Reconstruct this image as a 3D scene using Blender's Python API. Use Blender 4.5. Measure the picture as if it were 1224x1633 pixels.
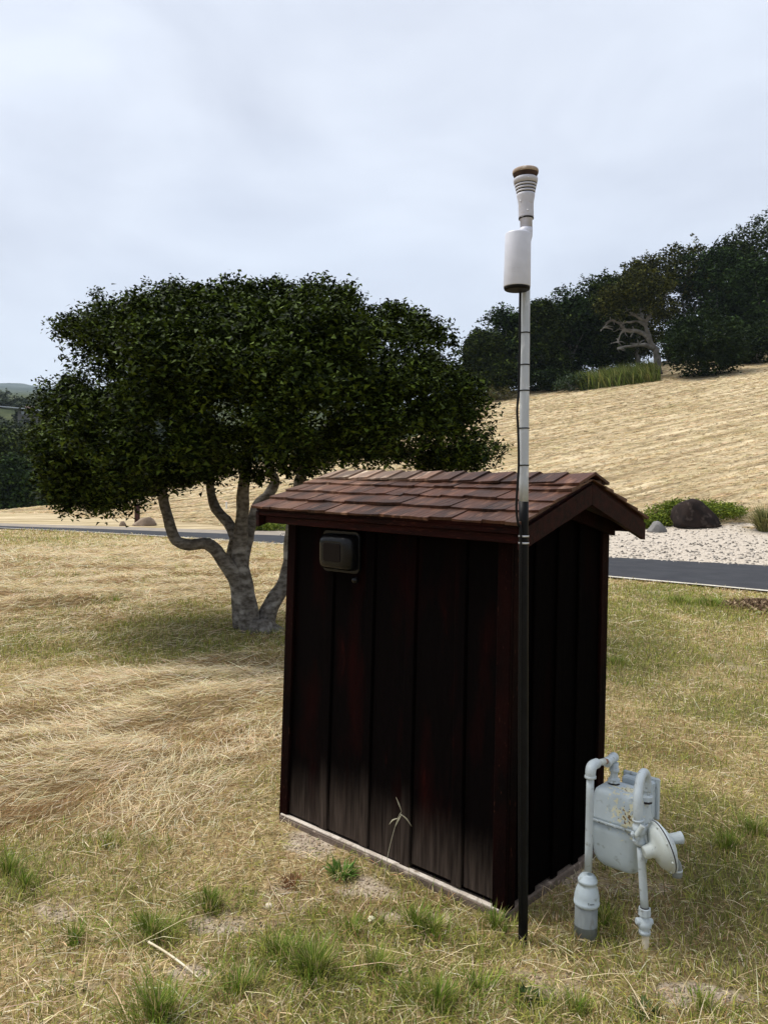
import bpy, bmesh, math, random
import numpy as np
from mathutils import Vector, Matrix, noise as mnoise

for o in list(bpy.data.objects): bpy.data.objects.remove(o)
scene = bpy.context.scene
C = scene.collection
random.seed(7); RNG = np.random.default_rng(11)
R = math.radians

# ------------------------------------------------------------------ camera
PW, PH, FPX = 1224, 1633, 1260.0          # photo size, focal length in photo pixels
CAM = np.array([0.0, 0.0, 1.6]); PITCH = R(-1.75); ROLL = R(0.8)
_fw = np.array([0, math.cos(PITCH), math.sin(PITCH)]); _up0 = np.array([0, -math.sin(PITCH), math.cos(PITCH)])
_rt0 = np.array([1.0, 0, 0])
_rt = _rt0*math.cos(ROLL)+_up0*math.sin(ROLL); _up = _up0*math.cos(ROLL)-_rt0*math.sin(ROLL)
cd = bpy.data.cameras.new('camera'); cam = bpy.data.objects.new('camera', cd); C.objects.link(cam)
cd.sensor_fit = 'VERTICAL'; cd.sensor_height = 36.0; cd.sensor_width = 36.0*PW/PH
cd.lens = FPX/PH*36.0; cd.clip_start = 0.05; cd.clip_end = 8000
cam.matrix_world = Matrix(((_rt[0], _up[0], -_fw[0], CAM[0]), (_rt[1], _up[1], -_fw[1], CAM[1]),
                           (_rt[2], _up[2], -_fw[2], CAM[2]), (0, 0, 0, 1)))
scene.camera = cam
def ray(px, py): return _fw+_rt*(px-PW/2)/FPX-_up*(py-PH/2)/FPX
def at(px, py, d): return CAM+ray(px, py)*d                      # point at forward distance d
def ay(px, py, y): r = ray(px, py); return CAM+r*(y/r[1])            # point of a pixel's ray at world depth y
def ground(px, py, z=0.0):                                       # where a pixel's ray meets height z
    r = ray(px, py); return CAM+r*((z-CAM[2])/r[2])

# ------------------------------------------------------------------ sky and sun
SUN_EL, SUN_AZ = 58.0, -72.0            # azimuth from +Y (view direction), clockwise
w = bpy.data.worlds.new('World'); scene.world = w; w.use_nodes = True
nt = w.node_tree; nt.nodes.clear()
def N(nt, t, **k):
    n = nt.nodes.new(t)
    for a, b in k.items():
        if a.startswith('i_'): n.inputs[int(a[2:])].default_value = b
        else: setattr(n, a, b)
    return n
def L(nt, a, b): nt.links.new(a, b)
sky = N(nt, 'ShaderNodeTexSky', sky_type='NISHITA', sun_disc=False, sun_elevation=R(SUN_EL), sun_rotation=R(SUN_AZ))
tc = N(nt, 'ShaderNodeTexCoord')
mp = N(nt, 'ShaderNodeMapping'); mp.inputs['Scale'].default_value = (1.0, 1.0, 2.2)
L(nt, tc.outputs['Generated'], mp.inputs[0])
n1 = N(nt, 'ShaderNodeTexNoise'); n1.inputs['Scale'].default_value = 2.6; n1.inputs['Detail'].default_value = 5; n1.inputs['Roughness'].default_value = .5
n1.inputs['Distortion'].default_value = .35
L(nt, mp.outputs[0], n1.inputs['Vector'])
rp = N(nt, 'ShaderNodeValToRGB')       # cloud-deck brightness
rp.color_ramp.elements[0].position = .36; rp.color_ramp.elements[0].color = (4.4, 4.7, 5.45, 1)
rp.color_ramp.elements[1].position = .64; rp.color_ramp.elements[1].color = (5.75, 6.1, 6.8, 1)
L(nt, n1.outputs['Fac'], rp.inputs[0])
n2 = N(nt, 'ShaderNodeTexNoise'); n2.inputs['Scale'].default_value = 1.3; n2.inputs['Detail'].default_value = 3
L(nt, mp.outputs[0], n2.inputs['Vector'])
mr = N(nt, 'ShaderNodeMapRange'); mr.inputs[1].default_value = .35; mr.inputs[2].default_value = .7; mr.inputs[3].default_value = .98; mr.inputs[4].default_value = .82
L(nt, n2.outputs['Fac'], mr.inputs[0])
mx = N(nt, 'ShaderNodeMix', data_type='RGBA')
L(nt, mr.outputs[0], mx.inputs[0]); L(nt, sky.outputs[0], mx.inputs[6]); L(nt, rp.outputs[0], mx.inputs[7])
bg = N(nt, 'ShaderNodeBackground'); bg.inputs[1].default_value = 0.1
L(nt, mx.outputs[2], bg.inputs[0])
wo = N(nt, 'ShaderNodeOutputWorld'); L(nt, bg.outputs[0], wo.inputs[0])
sl = bpy.data.lights.new('sun', 'SUN'); sl.energy = 2.8; sl.angle = R(30); sl.color = (1, .965, .90)
so = bpy.data.objects.new('sun', sl); C.objects.link(so)
_sd = Vector((math.sin(R(SUN_AZ))*math.cos(R(SUN_EL)), math.cos(R(SUN_AZ))*math.cos(R(SUN_EL)), math.sin(R(SUN_EL))))
so.rotation_euler = (-_sd).to_track_quat('-Z', 'Y').to_euler()
scene.view_settings.view_transform = 'Standard'; scene.view_settings.look = 'None'
scene.view_settings.exposure = 0.68; scene.view_settings.gamma = 1.0
scene.render.resolution_x = 767; scene.render.resolution_y = 1024

# ------------------------------------------------------------------ material helpers
def mat(name, base, rough=.7, var=None, scale=8.0, stretch=None, bump=0.0, bscale=40.0, metal=0.0, spec=.5, coord='Object',
        extra=None, detail=4, lo=.35, hi=.65, noise2=None):
    m = bpy.data.materials.new(name); m.use_nodes = True; t = m.node_tree; t.nodes.clear()
    out = N(t, 'ShaderNodeOutputMaterial'); b = N(t, 'ShaderNodeBsdfPrincipled'); L(t, b.outputs[0], out.inputs[0])
    b.inputs['Roughness'].default_value = rough; b.inputs['Metallic'].default_value = metal; b.inputs['Specular IOR Level'].default_value = spec
    b.inputs['Base Color'].default_value = (*base, 1)
    co = N(t, 'ShaderNodeTexCoord'); mpn = N(t, 'ShaderNodeMapping'); L(t, co.outputs[coord], mpn.inputs[0])
    if stretch: mpn.inputs['Scale'].default_value = stretch
    col = None
    if var is not None:
        n = N(t, 'ShaderNodeTexNoise'); n.inputs['Scale'].default_value = scale; n.inputs['Detail'].default_value = detail; L(t, mpn.outputs[0], n.inputs['Vector'])
        r = N(t, 'ShaderNodeMapRange'); r.inputs[1].default_value = lo; r.inputs[2].default_value = hi; L(t, n.outputs['Fac'], r.inputs[0])
        x = N(t, 'ShaderNodeMix', data_type='RGBA'); x.inputs[6].default_value = (*base, 1); x.inputs[7].default_value = (*var, 1)
        L(t, r.outputs[0], x.inputs[0]); col = x.outputs[2]
    if noise2:                                                   # (colour, scale, lo, hi)
        n = N(t, 'ShaderNodeTexNoise'); n.inputs['Scale'].default_value = noise2[1]; n.inputs['Detail'].default_value = 6; L(t, mpn.outputs[0], n.inputs['Vector'])
        r = N(t, 'ShaderNodeMapRange'); r.inputs[1].default_value = noise2[2]; r.inputs[2].default_value = noise2[3]; L(t, n.outputs['Fac'], r.inputs[0])
        x = N(t, 'ShaderNodeMix', data_type='RGBA'); x.inputs[6].default_value = (*base, 1)
        if col: L(t, col, x.inputs[6])
        x.inputs[7].default_value = (*noise2[0], 1); L(t, r.outputs[0], x.inputs[0]); col = x.outputs[2]
    if extra: col = extra(t, col, co, mpn) or col
    if col: L(t, col, b.inputs['Base Color'])
    if bump:
        n = N(t, 'ShaderNodeTexNoise'); n.inputs['Scale'].default_value = bscale; n.inputs['Detail'].default_value = 5; L(t, mpn.outputs[0], n.inputs['Vector'])
        bp = N(t, 'ShaderNodeBump'); bp.inputs['Strength'].default_value = bump; bp.inputs['Distance'].default_value = .01
        L(t, n.outputs['Fac'], bp.inputs['Height']); L(t, bp.outputs[0], b.inputs['Normal'])
    return m
def rnd_object(t, col, amt=.35):                                 # brightness differs from piece to piece
    oi = N(t, 'ShaderNodeObjectInfo'); r = N(t, 'ShaderNodeMapRange'); r.inputs[3].default_value = 1-amt; r.inputs[4].default_value = 1+amt
    L(t, oi.outputs['Random'], r.inputs[0])
    h = N(t, 'ShaderNodeHueSaturation'); L(t, r.outputs[0], h.inputs['Value'])
    if hasattr(col, 'is_linked'): L(t, col, h.inputs['Color'])
    return h.outputs[0]
def leaf_mat(name, a, b, trans=.25, attr=None, rough=.5, spec=.25):
    m = bpy.data.materials.new(name); m.use_nodes = True; t = m.node_tree; t.nodes.clear()
    out = N(t, 'ShaderNodeOutputMaterial'); p = N(t, 'ShaderNodeBsdfPrincipled'); p.inputs['Roughness'].default_value = rough
    p.inputs['Specular IOR Level'].default_value = spec
    if attr:
        at_ = N(t, 'ShaderNodeAttribute'); at_.attribute_name = attr; col = at_.outputs['Color']
    else:
        g = N(t, 'ShaderNodeNewGeometry'); x = N(t, 'ShaderNodeMix', data_type='RGBA')
        x.inputs[6].default_value = (*a, 1); x.inputs[7].default_value = (*b, 1); pw = N(t, 'ShaderNodeMath', operation='POWER'); pw.inputs[1].default_value = 2.3; L(t, g.outputs['Random Per Island'], pw.inputs[0]); L(t, pw.outputs[0], x.inputs[0]); col = x.outputs[2]
    L(t, col, p.inputs['Base Color'])
    tr = N(t, 'ShaderNodeBsdfTranslucent'); L(t, col, tr.inputs[0])
    ms = N(t, 'ShaderNodeMixShader'); ms.inputs[0].default_value = trans
    L(t, p.outputs[0], ms.inputs[1]); L(t, tr.outputs[0], ms.inputs[2]); L(t, ms.outputs[0], out.inputs[0])
    return m

# ------------------------------------------------------------------ object helpers
def tag(o, label=None, cat=None, group=None, kind=None):
    if label: o['label'] = label
    if cat: o['category'] = cat
    if group: o['group'] = group
    if kind: o['kind'] = kind
    return o
def empty(name, loc=(0, 0, 0), rz=0):
    o = bpy.data.objects.new(name, None); C.objects.link(o); o.location = loc; o.rotation_euler = (0, 0, rz); o.empty_display_size = .1
    return o
def link(name, me, m, parent=None, loc=(0, 0, 0), rot=(0, 0, 0)):
    o = bpy.data.objects.new(name, me); C.objects.link(o)
    if m and not me.materials: me.materials.append(m)
    if parent: o.parent = parent
    o.location = loc; o.rotation_euler = rot
    return o
def mesh_np(name, V, F, col=None, smooth=False):
    V = np.asarray(V, dtype=np.float32); F = np.asarray(F, dtype=np.int32); k = F.shape[1]
    me = bpy.data.meshes.new(name); me.vertices.add(len(V)); me.vertices.foreach_set('co', V.ravel())
    me.loops.add(F.size); me.loops.foreach_set('vertex_index', F.ravel())
    me.polygons.add(len(F)); me.polygons.foreach_set('loop_start', np.arange(0, F.size, k, dtype=np.int32))
    me.update(calc_edges=True)
    if col is not None:
        a = me.color_attributes.new('col', 'FLOAT_COLOR', 'POINT'); c4 = np.ones((len(V), 4), np.float32); c4[:, :col.shape[1]] = col
        a.data.foreach_set('color', c4.ravel())
    if smooth: me.polygons.foreach_set('use_smooth', np.ones(len(F), bool))
    me.validate(); return me
class MB:
    def __init__(s): s.bm = bmesh.new()
    def box(s, lo, hi, bev=0.0, mtx=None):
        lo = Vector(lo); hi = Vector(hi); r = bmesh.ops.create_cube(s.bm, size=1.0)
        vs = r['verts']; sz = hi-lo; c = (hi+lo)/2
        for v in vs: v.co = Vector((v.co.x*sz.x, v.co.y*sz.y, v.co.z*sz.z))+c
        if bev:
            es = list({e for v in vs for e in v.link_edges}); q = bmesh.ops.bevel(s.bm, geom=es, offset=bev, segments=1, affect='EDGES', profile=.5)
            vs = list({v for f in q['faces'] for v in f.verts} | {v for v in vs if v.is_valid})
        if mtx is not None:
            for v in vs: v.co = mtx @ v.co
        return s
    def tube(s, pts, rad, seg=10, cap=True, smooth=3):
        pts = [Vector(p) for p in pts]; n = len(pts)
        rad = [rad]*n if not hasattr(rad, '__len__') else list(rad)
        if smooth > 1 and n > 2:
            P, Q = [], []
            for i in range(n-1):
                p0 = pts[max(i-1, 0)]; p1 = pts[i]; p2 = pts[i+1]; p3 = pts[min(i+2, n-1)]
                for j in range(smooth):
                    u = j/smooth
                    P.append(.5*((2*p1)+(-p0+p2)*u+(2*p0-5*p1+4*p2-p3)*u*u+(-p0+3*p1-3*p2+p3)*u**3)); Q.append(rad[i]*(1-u)+rad[i+1]*u)
            P.append(pts[-1]); Q.append(rad[-1]); pts, rad, n = P, Q, len(P)
        t0 = (pts[1]-pts[0]).normalized(); a = Vector((0, 0, 1)) if abs(t0.z) < .9 else Vector((1, 0, 0)); x = t0.cross(a).normalized()
        rings = []
        for i in range(n):
            t = (pts[min(i+1, n-1)]-pts[max(i-1, 0)]).normalized(); x = (x-t*x.dot(t)).normalized(); y = t.cross(x)
            rings.append([s.bm.verts.new(pts[i]+(x*math.cos(2*math.pi*k/seg)+y*math.sin(2*math.pi*k/seg))*rad[i]) for k in range(seg)])
        for i in range(n-1):
            for k in range(seg):
                f = s.bm.faces.new((rings[i][k], rings[i][(k+1) % seg], rings[i+1][(k+1) % seg], rings[i+1][k])); f.smooth = True
        if cap: s.bm.faces.new(rings[0][::-1]); s.bm.faces.new(rings[-1])
        return s
    def lathe(s, org, axis, prof, seg=24, smooth=True):           # prof: (distance along axis, radius)
        org = Vector(org); axis = Vector(axis).normalized(); a = Vector((0, 0, 1)) if abs(axis.z) < .9 else Vector((1, 0, 0))
        x = axis.cross(a).normalized(); y = axis.cross(x); rings = []
        for h, r in prof: rings.append([s.bm.verts.new(org+axis*h+(x*math.cos(2*math.pi*k/seg)+y*math.sin(2*math.pi*k/seg))*max(r, 1e-4)) for k in range(seg)])
        for i in range(len(rings)-1):
            for k in range(seg):
                f = s.bm.faces.new((rings[i][k], rings[i+1][k], rings[i+1][(k+1) % seg], rings[i][(k+1) % seg])); f.smooth = smooth
        s.bm.faces.new(rings[0]); s.bm.faces.new(rings[-1][::-1]); return s
    def prism(s, poly, ax, a0, a1):                              # 2-D polygon extruded along an axis index
        o = [i for i in range(3) if i != ax]
        def mk(p, v):
            q = [0, 0, 0]; q[ax] = v; q[o[0]] = p[0]; q[o[1]] = p[1]; return s.bm.verts.new(q)
        A = [mk(p, a0) for p in poly]; B = [mk(p, a1) for p in poly]; n = len(poly)
        s.bm.faces.new(A); s.bm.faces.new(B[::-1])
        for i in range(n): s.bm.faces.new((A[i], B[i], B[(i+1) % n], A[(i+1) % n]))
        return s
    def move(s, fn):
        for v in s.bm.verts: v.co = Vector(fn(v.co))
        return s
    def mesh(s, name):
        bmesh.ops.recalc_face_normals(s.bm, faces=s.bm.faces); me = bpy.data.meshes.new(name); s.bm.to_mesh(me); s.bm.free(); return me
    def build(s, name, m, parent=None, local=False):             # local: vertices already in the root's own frame
        if parent is not None and not local:
            r = parent
            while r.parent: r = r.parent
            inv = Matrix.LocRotScale(r.location, r.rotation_euler, None).inverted()
            for v in s.bm.verts: v.co = inv @ v.co
        return link(name, s.mesh(name), m, parent)
def vnoise(x, y, s, seed=0):                                     # smooth value noise, vectorised
    x = np.asarray(x, float)/s+seed*17.31; y = np.asarray(y, float)/s+seed*5.77
    xi = np.floor(x).astype(np.int64); yi = np.floor(y).astype(np.int64); fx = x-xi; fy = y-yi; fx = fx*fx*(3-2*fx); fy = fy*fy*(3-2*fy)
    def h(a, b):
        n = (a*374761393+b*668265263+seed*974711) & 0x7fffffff; n = ((n ^ (n >> 13))*1274126177) & 0x7fffffff; return ((n ^ (n >> 16)) & 0xffff)/65535.0
    return (h(xi, yi)*(1-fx)+h(xi+1, yi)*fx)*(1-fy)+(h(xi, yi+1)*(1-fx)+h(xi+1, yi+1)*fx)*fy
def fbm(x, y, s, seed=0, o=4): return sum(vnoise(x, y, s/2**i, seed+i)*.5**(i+1) for i in range(o))
def sstep(a, b, v): t = np.clip((v-a)/(b-a), 0, 1); return t*t*(3-2*t)

# ------------------------------------------------------------------ what grows where (places read off the photograph, put on the ground)
def blobs(lst):
    out = []
    for px, py, rx, ry, a in lst:
        p = ground(px, py); d = p[1]
        dy = abs(ground(px, max(py-ry, 800))[1]-ground(px, py+ry)[1])/2
        out.append((p[0], d, max(rx*d/FPX, .03), max(dy, .03), a))
    return out
GREEN = blobs([(180, 1018, 300, 36, 1.), (420, 1010, 80, 26, .9), (330, 985, 130, 22, .8), (60, 972, 50, 12, .45), (185, 958, 28, 10, .6),
    (430, 1520, 110, 50, .7), (335, 1440, 34, 16, 1.), (240, 1490, 40, 24, 1.), (500, 1560, 80, 45, .8), (250, 1622, 80, 22, 1.), (660, 1465, 50, 30, .7),
    (700, 1570, 100, 40, .55), (60, 1420, 50, 40, .45), (15, 1390, 40, 40, .55), (160, 1340, 110, 22, .4), (780, 1480, 80, 20, .5), (870, 1605, 90, 30, .45),
    (300, 1585, 60, 30, .35), (1100, 962, 70, 20, 1.), (1000, 985, 50, 22, .7), (985, 1045, 60, 26, .8), (1060, 1040, 60, 22, .5), (1130, 1135, 70, 20, .8),
    (1205, 1130, 40, 20, .7), (1150, 1330, 90, 45, .65), (1110, 1290, 40, 50, .5), (1205, 1345, 45, 55, .55), (1050, 945, 90, 12, .6), (990, 1075, 30, 22, .7),
    (1200, 1440, 60, 40, .3), (600, 1600, 60, 30, .5), (960, 1470, 40, 14, .55), (990, 1215, 40, 20, .3)])
SOIL = blobs([(500, 1345, 50, 22, .9), (580, 1395, 60, 20, .8), (680, 1440, 60, 16, .6), (350, 1482, 60, 18, .8), (290, 1572, 55, 16, .95), (90, 1450, 60, 20, .7),
    (1115, 1588, 70, 20, .95), (880, 1560, 60, 24, .6), (1000, 1405, 60, 18, .6), (440, 1430, 60, 22, .6), (960, 1395, 50, 24, .6), (1180, 1060, 50, 18, .35),
    (430, 1480, 40, 14, .5), (130, 1570, 40, 14, .5), (1040, 960, 30, 8, .3)])
STRAW = blobs([(150, 1160, 330, 100, 1.), (360, 1090, 150, 45, 1.), (250, 905, 380, 50, 1.), (40, 1250, 130, 70, .9), (1010, 1000, 40, 10, .3)])
BROWN = blobs([(470, 1400, 60, 40, .7), (600, 1430, 130, 30, .7), (1060, 1180, 130, 40, .6), (1100, 1450, 120, 50, .6), (1000, 1300, 60, 60, .6), (1185, 975, 40, 16, 1.), (230, 1330, 160, 60, .5)])
def wsum(lst, x, y, wob=0.0):
    r = np.zeros_like(x)
    for bx, by, rx, ry, a in lst:
        q = ((x-bx)/rx)**2+((y-by)/ry)**2
        r = np.maximum(r, a*np.clip(1.35-q*.75, 0, 1))
    return r
def zones(x, y):
    nA = fbm(x, y, .55, 3)-.47; nB = fbm(x, y, .16, 9)-.47
    g = np.clip(wsum(GREEN, x+nA*.5, y+nB*.7)+nA*1.6+.50*sstep(.9, 1.6, x)*sstep(14.5, 11, y)+.42*sstep(4.2, 2.9, y)+.03, 0, 1); nC = fbm(x, y, .06, 15, 3)-.44; s = np.clip(wsum(SOIL, x+nB*.35, y+nA*.35)+nB*.9+nC*.6-.05, 0, 1)
    st = np.clip(wsum(STRAW, x+nA*.4, y+nA*.4)+nB*.4, 0, 1); br = np.clip(wsum(BROWN, x, y)+nA*.8, 0, 1)
    return g, s, st, br

# ------------------------------------------------------------------ terrain
CR_A = np.array([-3.0, -.62, -.49, -.42, -.29, -.17, -.04, .05, .13, .35, .5, 3.0]); CR_D = np.array([36, 36, 38, 45, 52, 56, 55, 60, 82, 96, 104, 110])
def qline(x, y): return (x-5.28)*.605+(y-18.8)*.796              # metres beyond the far edge of the road
HC, HS = math.cos(R(21)), math.sin(R(21))
def mow(x, y):                                                   # 0..1 across the mower's tracks on the hillside
    hu = x*HC+y*HS; hv = -x*HS+y*HC; return .5+.5*np.sin(hv*5.6+(fbm(hu*.25, hv, 3.5, 62, 3)-.45)*9)
def height(x, y):
    x = np.asarray(x, float); y = np.asarray(y, float); d = np.hypot(x, y)
    a = x/np.maximum(y, 2.0); D = np.interp(a, CR_A, CR_D); k = np.minimum(1, D/np.maximum(y, 1e-3)); front = y > 1
    over = np.where(front, np.maximum(y-D, 0), 0)
    xe = np.where(front, x*k, x); ye = np.where(front, y*k, y)
    q = qline(xe, ye); t = np.clip(q-9.5, -4, None)
    z = .247*np.where(t < 4, (t+4)**2/16, t) + .035*np.clip(q, 0, 9.5)
    z = z*sstep(-60, 5, y)
    z = z - over*.16*sstep(0, 25, over)*(1-sstep(60, 110, over)*1.0) - 7*sstep(30, 90, over)
    far = sstep(110, 330, d)*34 + np.clip(d-300, 0, 3000)*.111
    far = far*np.where(y > 0, sstep(.9, -.15, a)*.9+.1, .3)
    z = z+far*(1+.10*(fbm(x, y, 900, 21)-.5)*sstep(300, 1500, d)) + np.where(d > 130, (fbm(x, y, 26, 5, 3)-.4)*7*sstep(130, 260, d)+(fbm(x, y, 140, 6, 3)-.4)*26*sstep(900, 2500, d), 0)
    near = sstep(16, 7, d)
    hay = wsum(STRAW, x, y)*sstep(26, 12, d)
    u = (x*.87+y*.5); v = (-x*.5+y*.87)
    z = z + (fbm(x, y, 1.6, 31)-.5)*.05*near + hay*(fbm(u*.55, v*1.5, .62, 41)-.45)*.27 + (fbm(x, y, .22, 51, 2)-.37)*.018*near
    hu = x*HC+y*HS; hv = -x*HS+y*HC
    z = z+sstep(24, 32, d)*sstep(118, 100, d)*(fbm(hu*.12, hv, 2.6, 61, 3)-.45)*.35*sstep(.5, 3.0, qline(x, y))
    shed_pad = np.exp(-(((x-.3)/1.2)**2+((y-3.7)/1.2)**2)**2)
    return z*(1-shed_pad*.85)-.030*shed_pad
ang = np.concatenate([np.linspace(-34, 34, 300), np.linspace(34.5, 70, 40), np.linspace(74, 286, 48), np.linspace(290, 325.5, 40)])
rad = np.concatenate([[.25, .6, 1.0, 1.4], np.geomspace(1.7, 40, 200), np.geomspace(40.7, 118, 100), [122, 126, 130], np.geomspace(134, 4300, 80)])
AA, RR = np.meshgrid(np.radians(ang), rad); TX = np.sin(AA)*RR; TY = np.cos(AA)*RR; TZ = height(TX, TY)
ni, nj = TX.shape
idx = np.arange(ni*nj).reshape(ni, nj); jn = np.roll(idx, -1, axis=1)
TF = np.stack([idx[:-1].ravel(), idx[1:].ravel(), jn[1:].ravel(), jn[:-1].ravel()], 1)[:, ::-1]
g_, s_, st_, br_ = zones(TX.ravel(), TY.ravel())
nearm = sstep(28, 14, np.hypot(TX, TY)).ravel()
me = mesh_np('ground', np.stack([TX.ravel(), TY.ravel(), TZ.ravel()], 1), TF, np.stack([g_*nearm, s_*nearm, st_, br_*nearm], 1), smooth=True)
bmx = bmesh.new(); bmx.from_mesh(me)
bmx.verts.ensure_lookup_table(); bmx.faces.new([bmx.verts[j] for j in range(nj)]); bmx.to_mesh(me); bmx.free()

def ground_material():
    m = bpy.data.materials.new('dry_meadow'); m.use_nodes = True; t = m.node_tree; t.nodes.clear()
    out = N(t, 'ShaderNodeOutputMaterial'); b = N(t, 'ShaderNodeBsdfPrincipled'); L(t, b.outputs[0], out.inputs[0])
    b.inputs['Roughness'].default_value = .95; b.inputs['Specular IOR Level'].default_value = .1
    geo = N(t, 'ShaderNodeNewGeometry'); sep = N(t, 'ShaderNodeSeparateXYZ'); L(t, geo.outputs['Position'], sep.inputs[0])
    at_ = N(t, 'ShaderNodeAttribute'); at_.attribute_name = 'col'; cs = N(t, 'ShaderNodeSeparateColor'); L(t, at_.outputs['Color'], cs.inputs[0])
    def noise(scale, det=5, rot=0, st=(1, 1, 1), rough=.6):
        mpn = N(t, 'ShaderNodeMapping'); mpn.inputs['Scale'].default_value = st; mpn.vector_type = 'POINT'
        rt = N(t, 'ShaderNodeVectorRotate'); rt.rotation_type = 'Z_AXIS'; rt.inputs['Angle'].default_value = rot
        L(t, geo.outputs['Position'], rt.inputs['Vector']); L(t, rt.outputs[0], mpn.inputs[0])
        n = N(t, 'ShaderNodeTexNoise'); n.inputs['Scale'].default_value = scale; n.inputs['Detail'].default_value = det; n.inputs['Roughness'].default_value = rough
        L(t, mpn.outputs[0], n.inputs['Vector']); return n.outputs['Fac']
    def rng(v, a, bb, c=0., d=1.):
        r = N(t, 'ShaderNodeMapRange'); r.inputs[1].default_value = a; r.inputs[2].default_value = bb; r.inputs[3].default_value = c; r.inputs[4].default_value = d; L(t, v, r.inputs[0]); return r.outputs[0]
    def mix(f, a, bb):
        x = N(t, 'ShaderNodeMix', data_type='RGBA')
        for s, v in ((0, f), (6, a), (7, bb)):
            if isinstance(v, tuple): x.inputs[s].default_value = (*v, 1)
            elif isinstance(v, float): x.inputs[s].default_value = v
            else: L(t, v, x.inputs[s])
        return x.outputs[2]
    def mul(a, bb):
        k = N(t, 'ShaderNodeMath', operation='MULTIPLY'); L(t, a, k.inputs[0])
        if isinstance(bb, float): k.inputs[1].default_value = bb
        else: L(t, bb, k.inputs[1])
        return k.outputs[0]
    fine = noise(60, 4); mid = noise(3.0, 6); big = noise(.22, 5)
    thatch = mix(rng(fine, .35, .65), (.26, .185, .09), (.50, .375, .20))
    thatch = mix(rng(mid, .4, .62), thatch, mix(rng(fine, .4, .6), (.15, .115, .05), (.36, .28, .13)))
    # mown hillside: lines of cut hay, with stubble and painted row shade dark between
    streak = noise(.95, 6, R(-21), (.07, 1.0, .3), .55); str2 = noise(2.6, 5, R(-21), (.07, 1., .3), .6); clump = noise(.9, 6)
    hay = mix(rng(streak, .40, .60), (.25, .185, .10), (.60, .49, .31))
    hay = mix(rng(str2, .42, .62), hay, mix(rng(clump, .35, .65), (.38, .29, .165), (.62, .51, .33)))
    hay = mix(mul(rng(big, .52, .70), rng(clump, .35, .6)), hay, (.27, .21, .085))
    d = N(t, 'ShaderNodeVectorMath', operation='LENGTH'); L(t, geo.outputs['Position'], d.inputs[0]); dist = d.outputs['Value']
    col = mix(rng(dist, 16, 24), thatch, hay)
    col = mix(mul(rng(cs.outputs[0], .2, 1.), .75), col, mix(rng(fine, .4, .6), (.06, .055, .02), (.20, .17, .07)))
    col = mix(mul(rng(at_.outputs['Alpha'], .3, 1.), .7), col, (.17, .105, .05)); col = mix(mul(mul(rng(cs.outputs[2], .2, .8), rng(dist, 16, 12)), .6), col, (.20, .13, .06))  # thatch darkened under the hay so gaps between stems look shaded
    soilc = mix(rng(noise(26, 7), .35, .65), (.30, .235, .165), (.47, .39, .30))
    col = mix(rng(cs.outputs[1], .3, .7), col, soilc)
    # green verge under the junipers at the hill's foot
    wood = mix(rng(noise(.08, 6), .4, .62), (.030, .042, .016), (.075, .085, .035)); wood = mix(rng(dist, 600, 1500), wood, mix(rng(noise(.02, 6), .4, .6), (.035, .055, .050), (.075, .095, .085)))  # woods turn bluer far off, haze partly put into their colour
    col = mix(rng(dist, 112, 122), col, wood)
    L(t, col, b.inputs['Base Color'])
    bp = N(t, 'ShaderNodeBump'); bp.inputs['Strength'].default_value = .8; bp.inputs['Distance'].default_value = .012; L(t, fine, bp.inputs['Height'])
    bp2 = N(t, 'ShaderNodeBump'); bp2.inputs['Strength'].default_value = .9; bp2.inputs['Distance'].default_value = .25
    sm = N(t, 'ShaderNodeMath', operation='ADD'); L(t, streak, sm.inputs[0]); L(t, mul(str2, .5), sm.inputs[1])
    L(t, mul(sm.outputs[0], rng(dist, 18, 26)), bp2.inputs['Height']); L(t, bp.outputs[0], bp2.inputs['Normal'])
    L(t, bp2.outputs[0], b.inputs['Normal'])
    return m
tag(link('ground', me, ground_material()), kind='structure')

def h1(x, y): return float(height(np.array([x]), np.array([y]))[0])
# road, edging and gravel
NEAR = [(9.0, 10.0), (7.2, 11.7), (5.38, 13.35), (4.06, 14.5), (1.0, 17.7), (-2.73, 21.4), (-6.0, 23.6), (-9.35, 25.5), (-12.5, 26.9), (-16, 28.2)]
FAR = [(13.0, 13.6), (10.6, 15.4), (8.28, 17.0), (5.28, 18.8), (1.5, 21.8), (-3.27, 25.3), (-6.77, 26.4), (-9.9, 27.6), (-12.8, 28.3), (-16.2, 29.3)]
def strip(name, A, B, dz, m, nc=6, sub=6):
    def rs(P):
        P = np.array(P); o = []
        for i in range(len(P)-1):
            for j in range(sub): o.append(P[i]+(P[i+1]-P[i])*j/sub)
        return np.array(o+[P[-1]])
    a, b = rs(A), rs(B); V = []; F = []; n = len(a)
    for i in range(n):
        for j in range(nc+1): p = a[i]+(b[i]-a[i])*j/nc; V.append((p[0], p[1], 0))
    V = np.array(V); V[:, 2] = height(V[:, 0], V[:, 1])+dz
    k = nc+1
    for i in range(n-1):
        for j in range(nc): q = i*k+j; F.append((q, q+1, q+k+1, q+k))
    return tag(link(name, mesh_np(name, V, np.array(F), smooth=True), m), kind='structure')
asphalt = mat('asphalt', (.036, .038, .044), .9, (.048, .050, .056), 2.0, bump=.4, bscale=120, spec=.1, noise2=((.085, .085, .085), 220, .60, .72))
oldroad = mat('worn_asphalt', (.20, .165, .13), .9, (.27, .23, .18), 3.0, bump=.3, bscale=90, noise2=((.33, .28, .21), 60, .55, .7))
strip('road', NEAR, FAR, .03, asphalt)
edge_pts = [(x-.07, y-.10) for x, y in NEAR]
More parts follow.
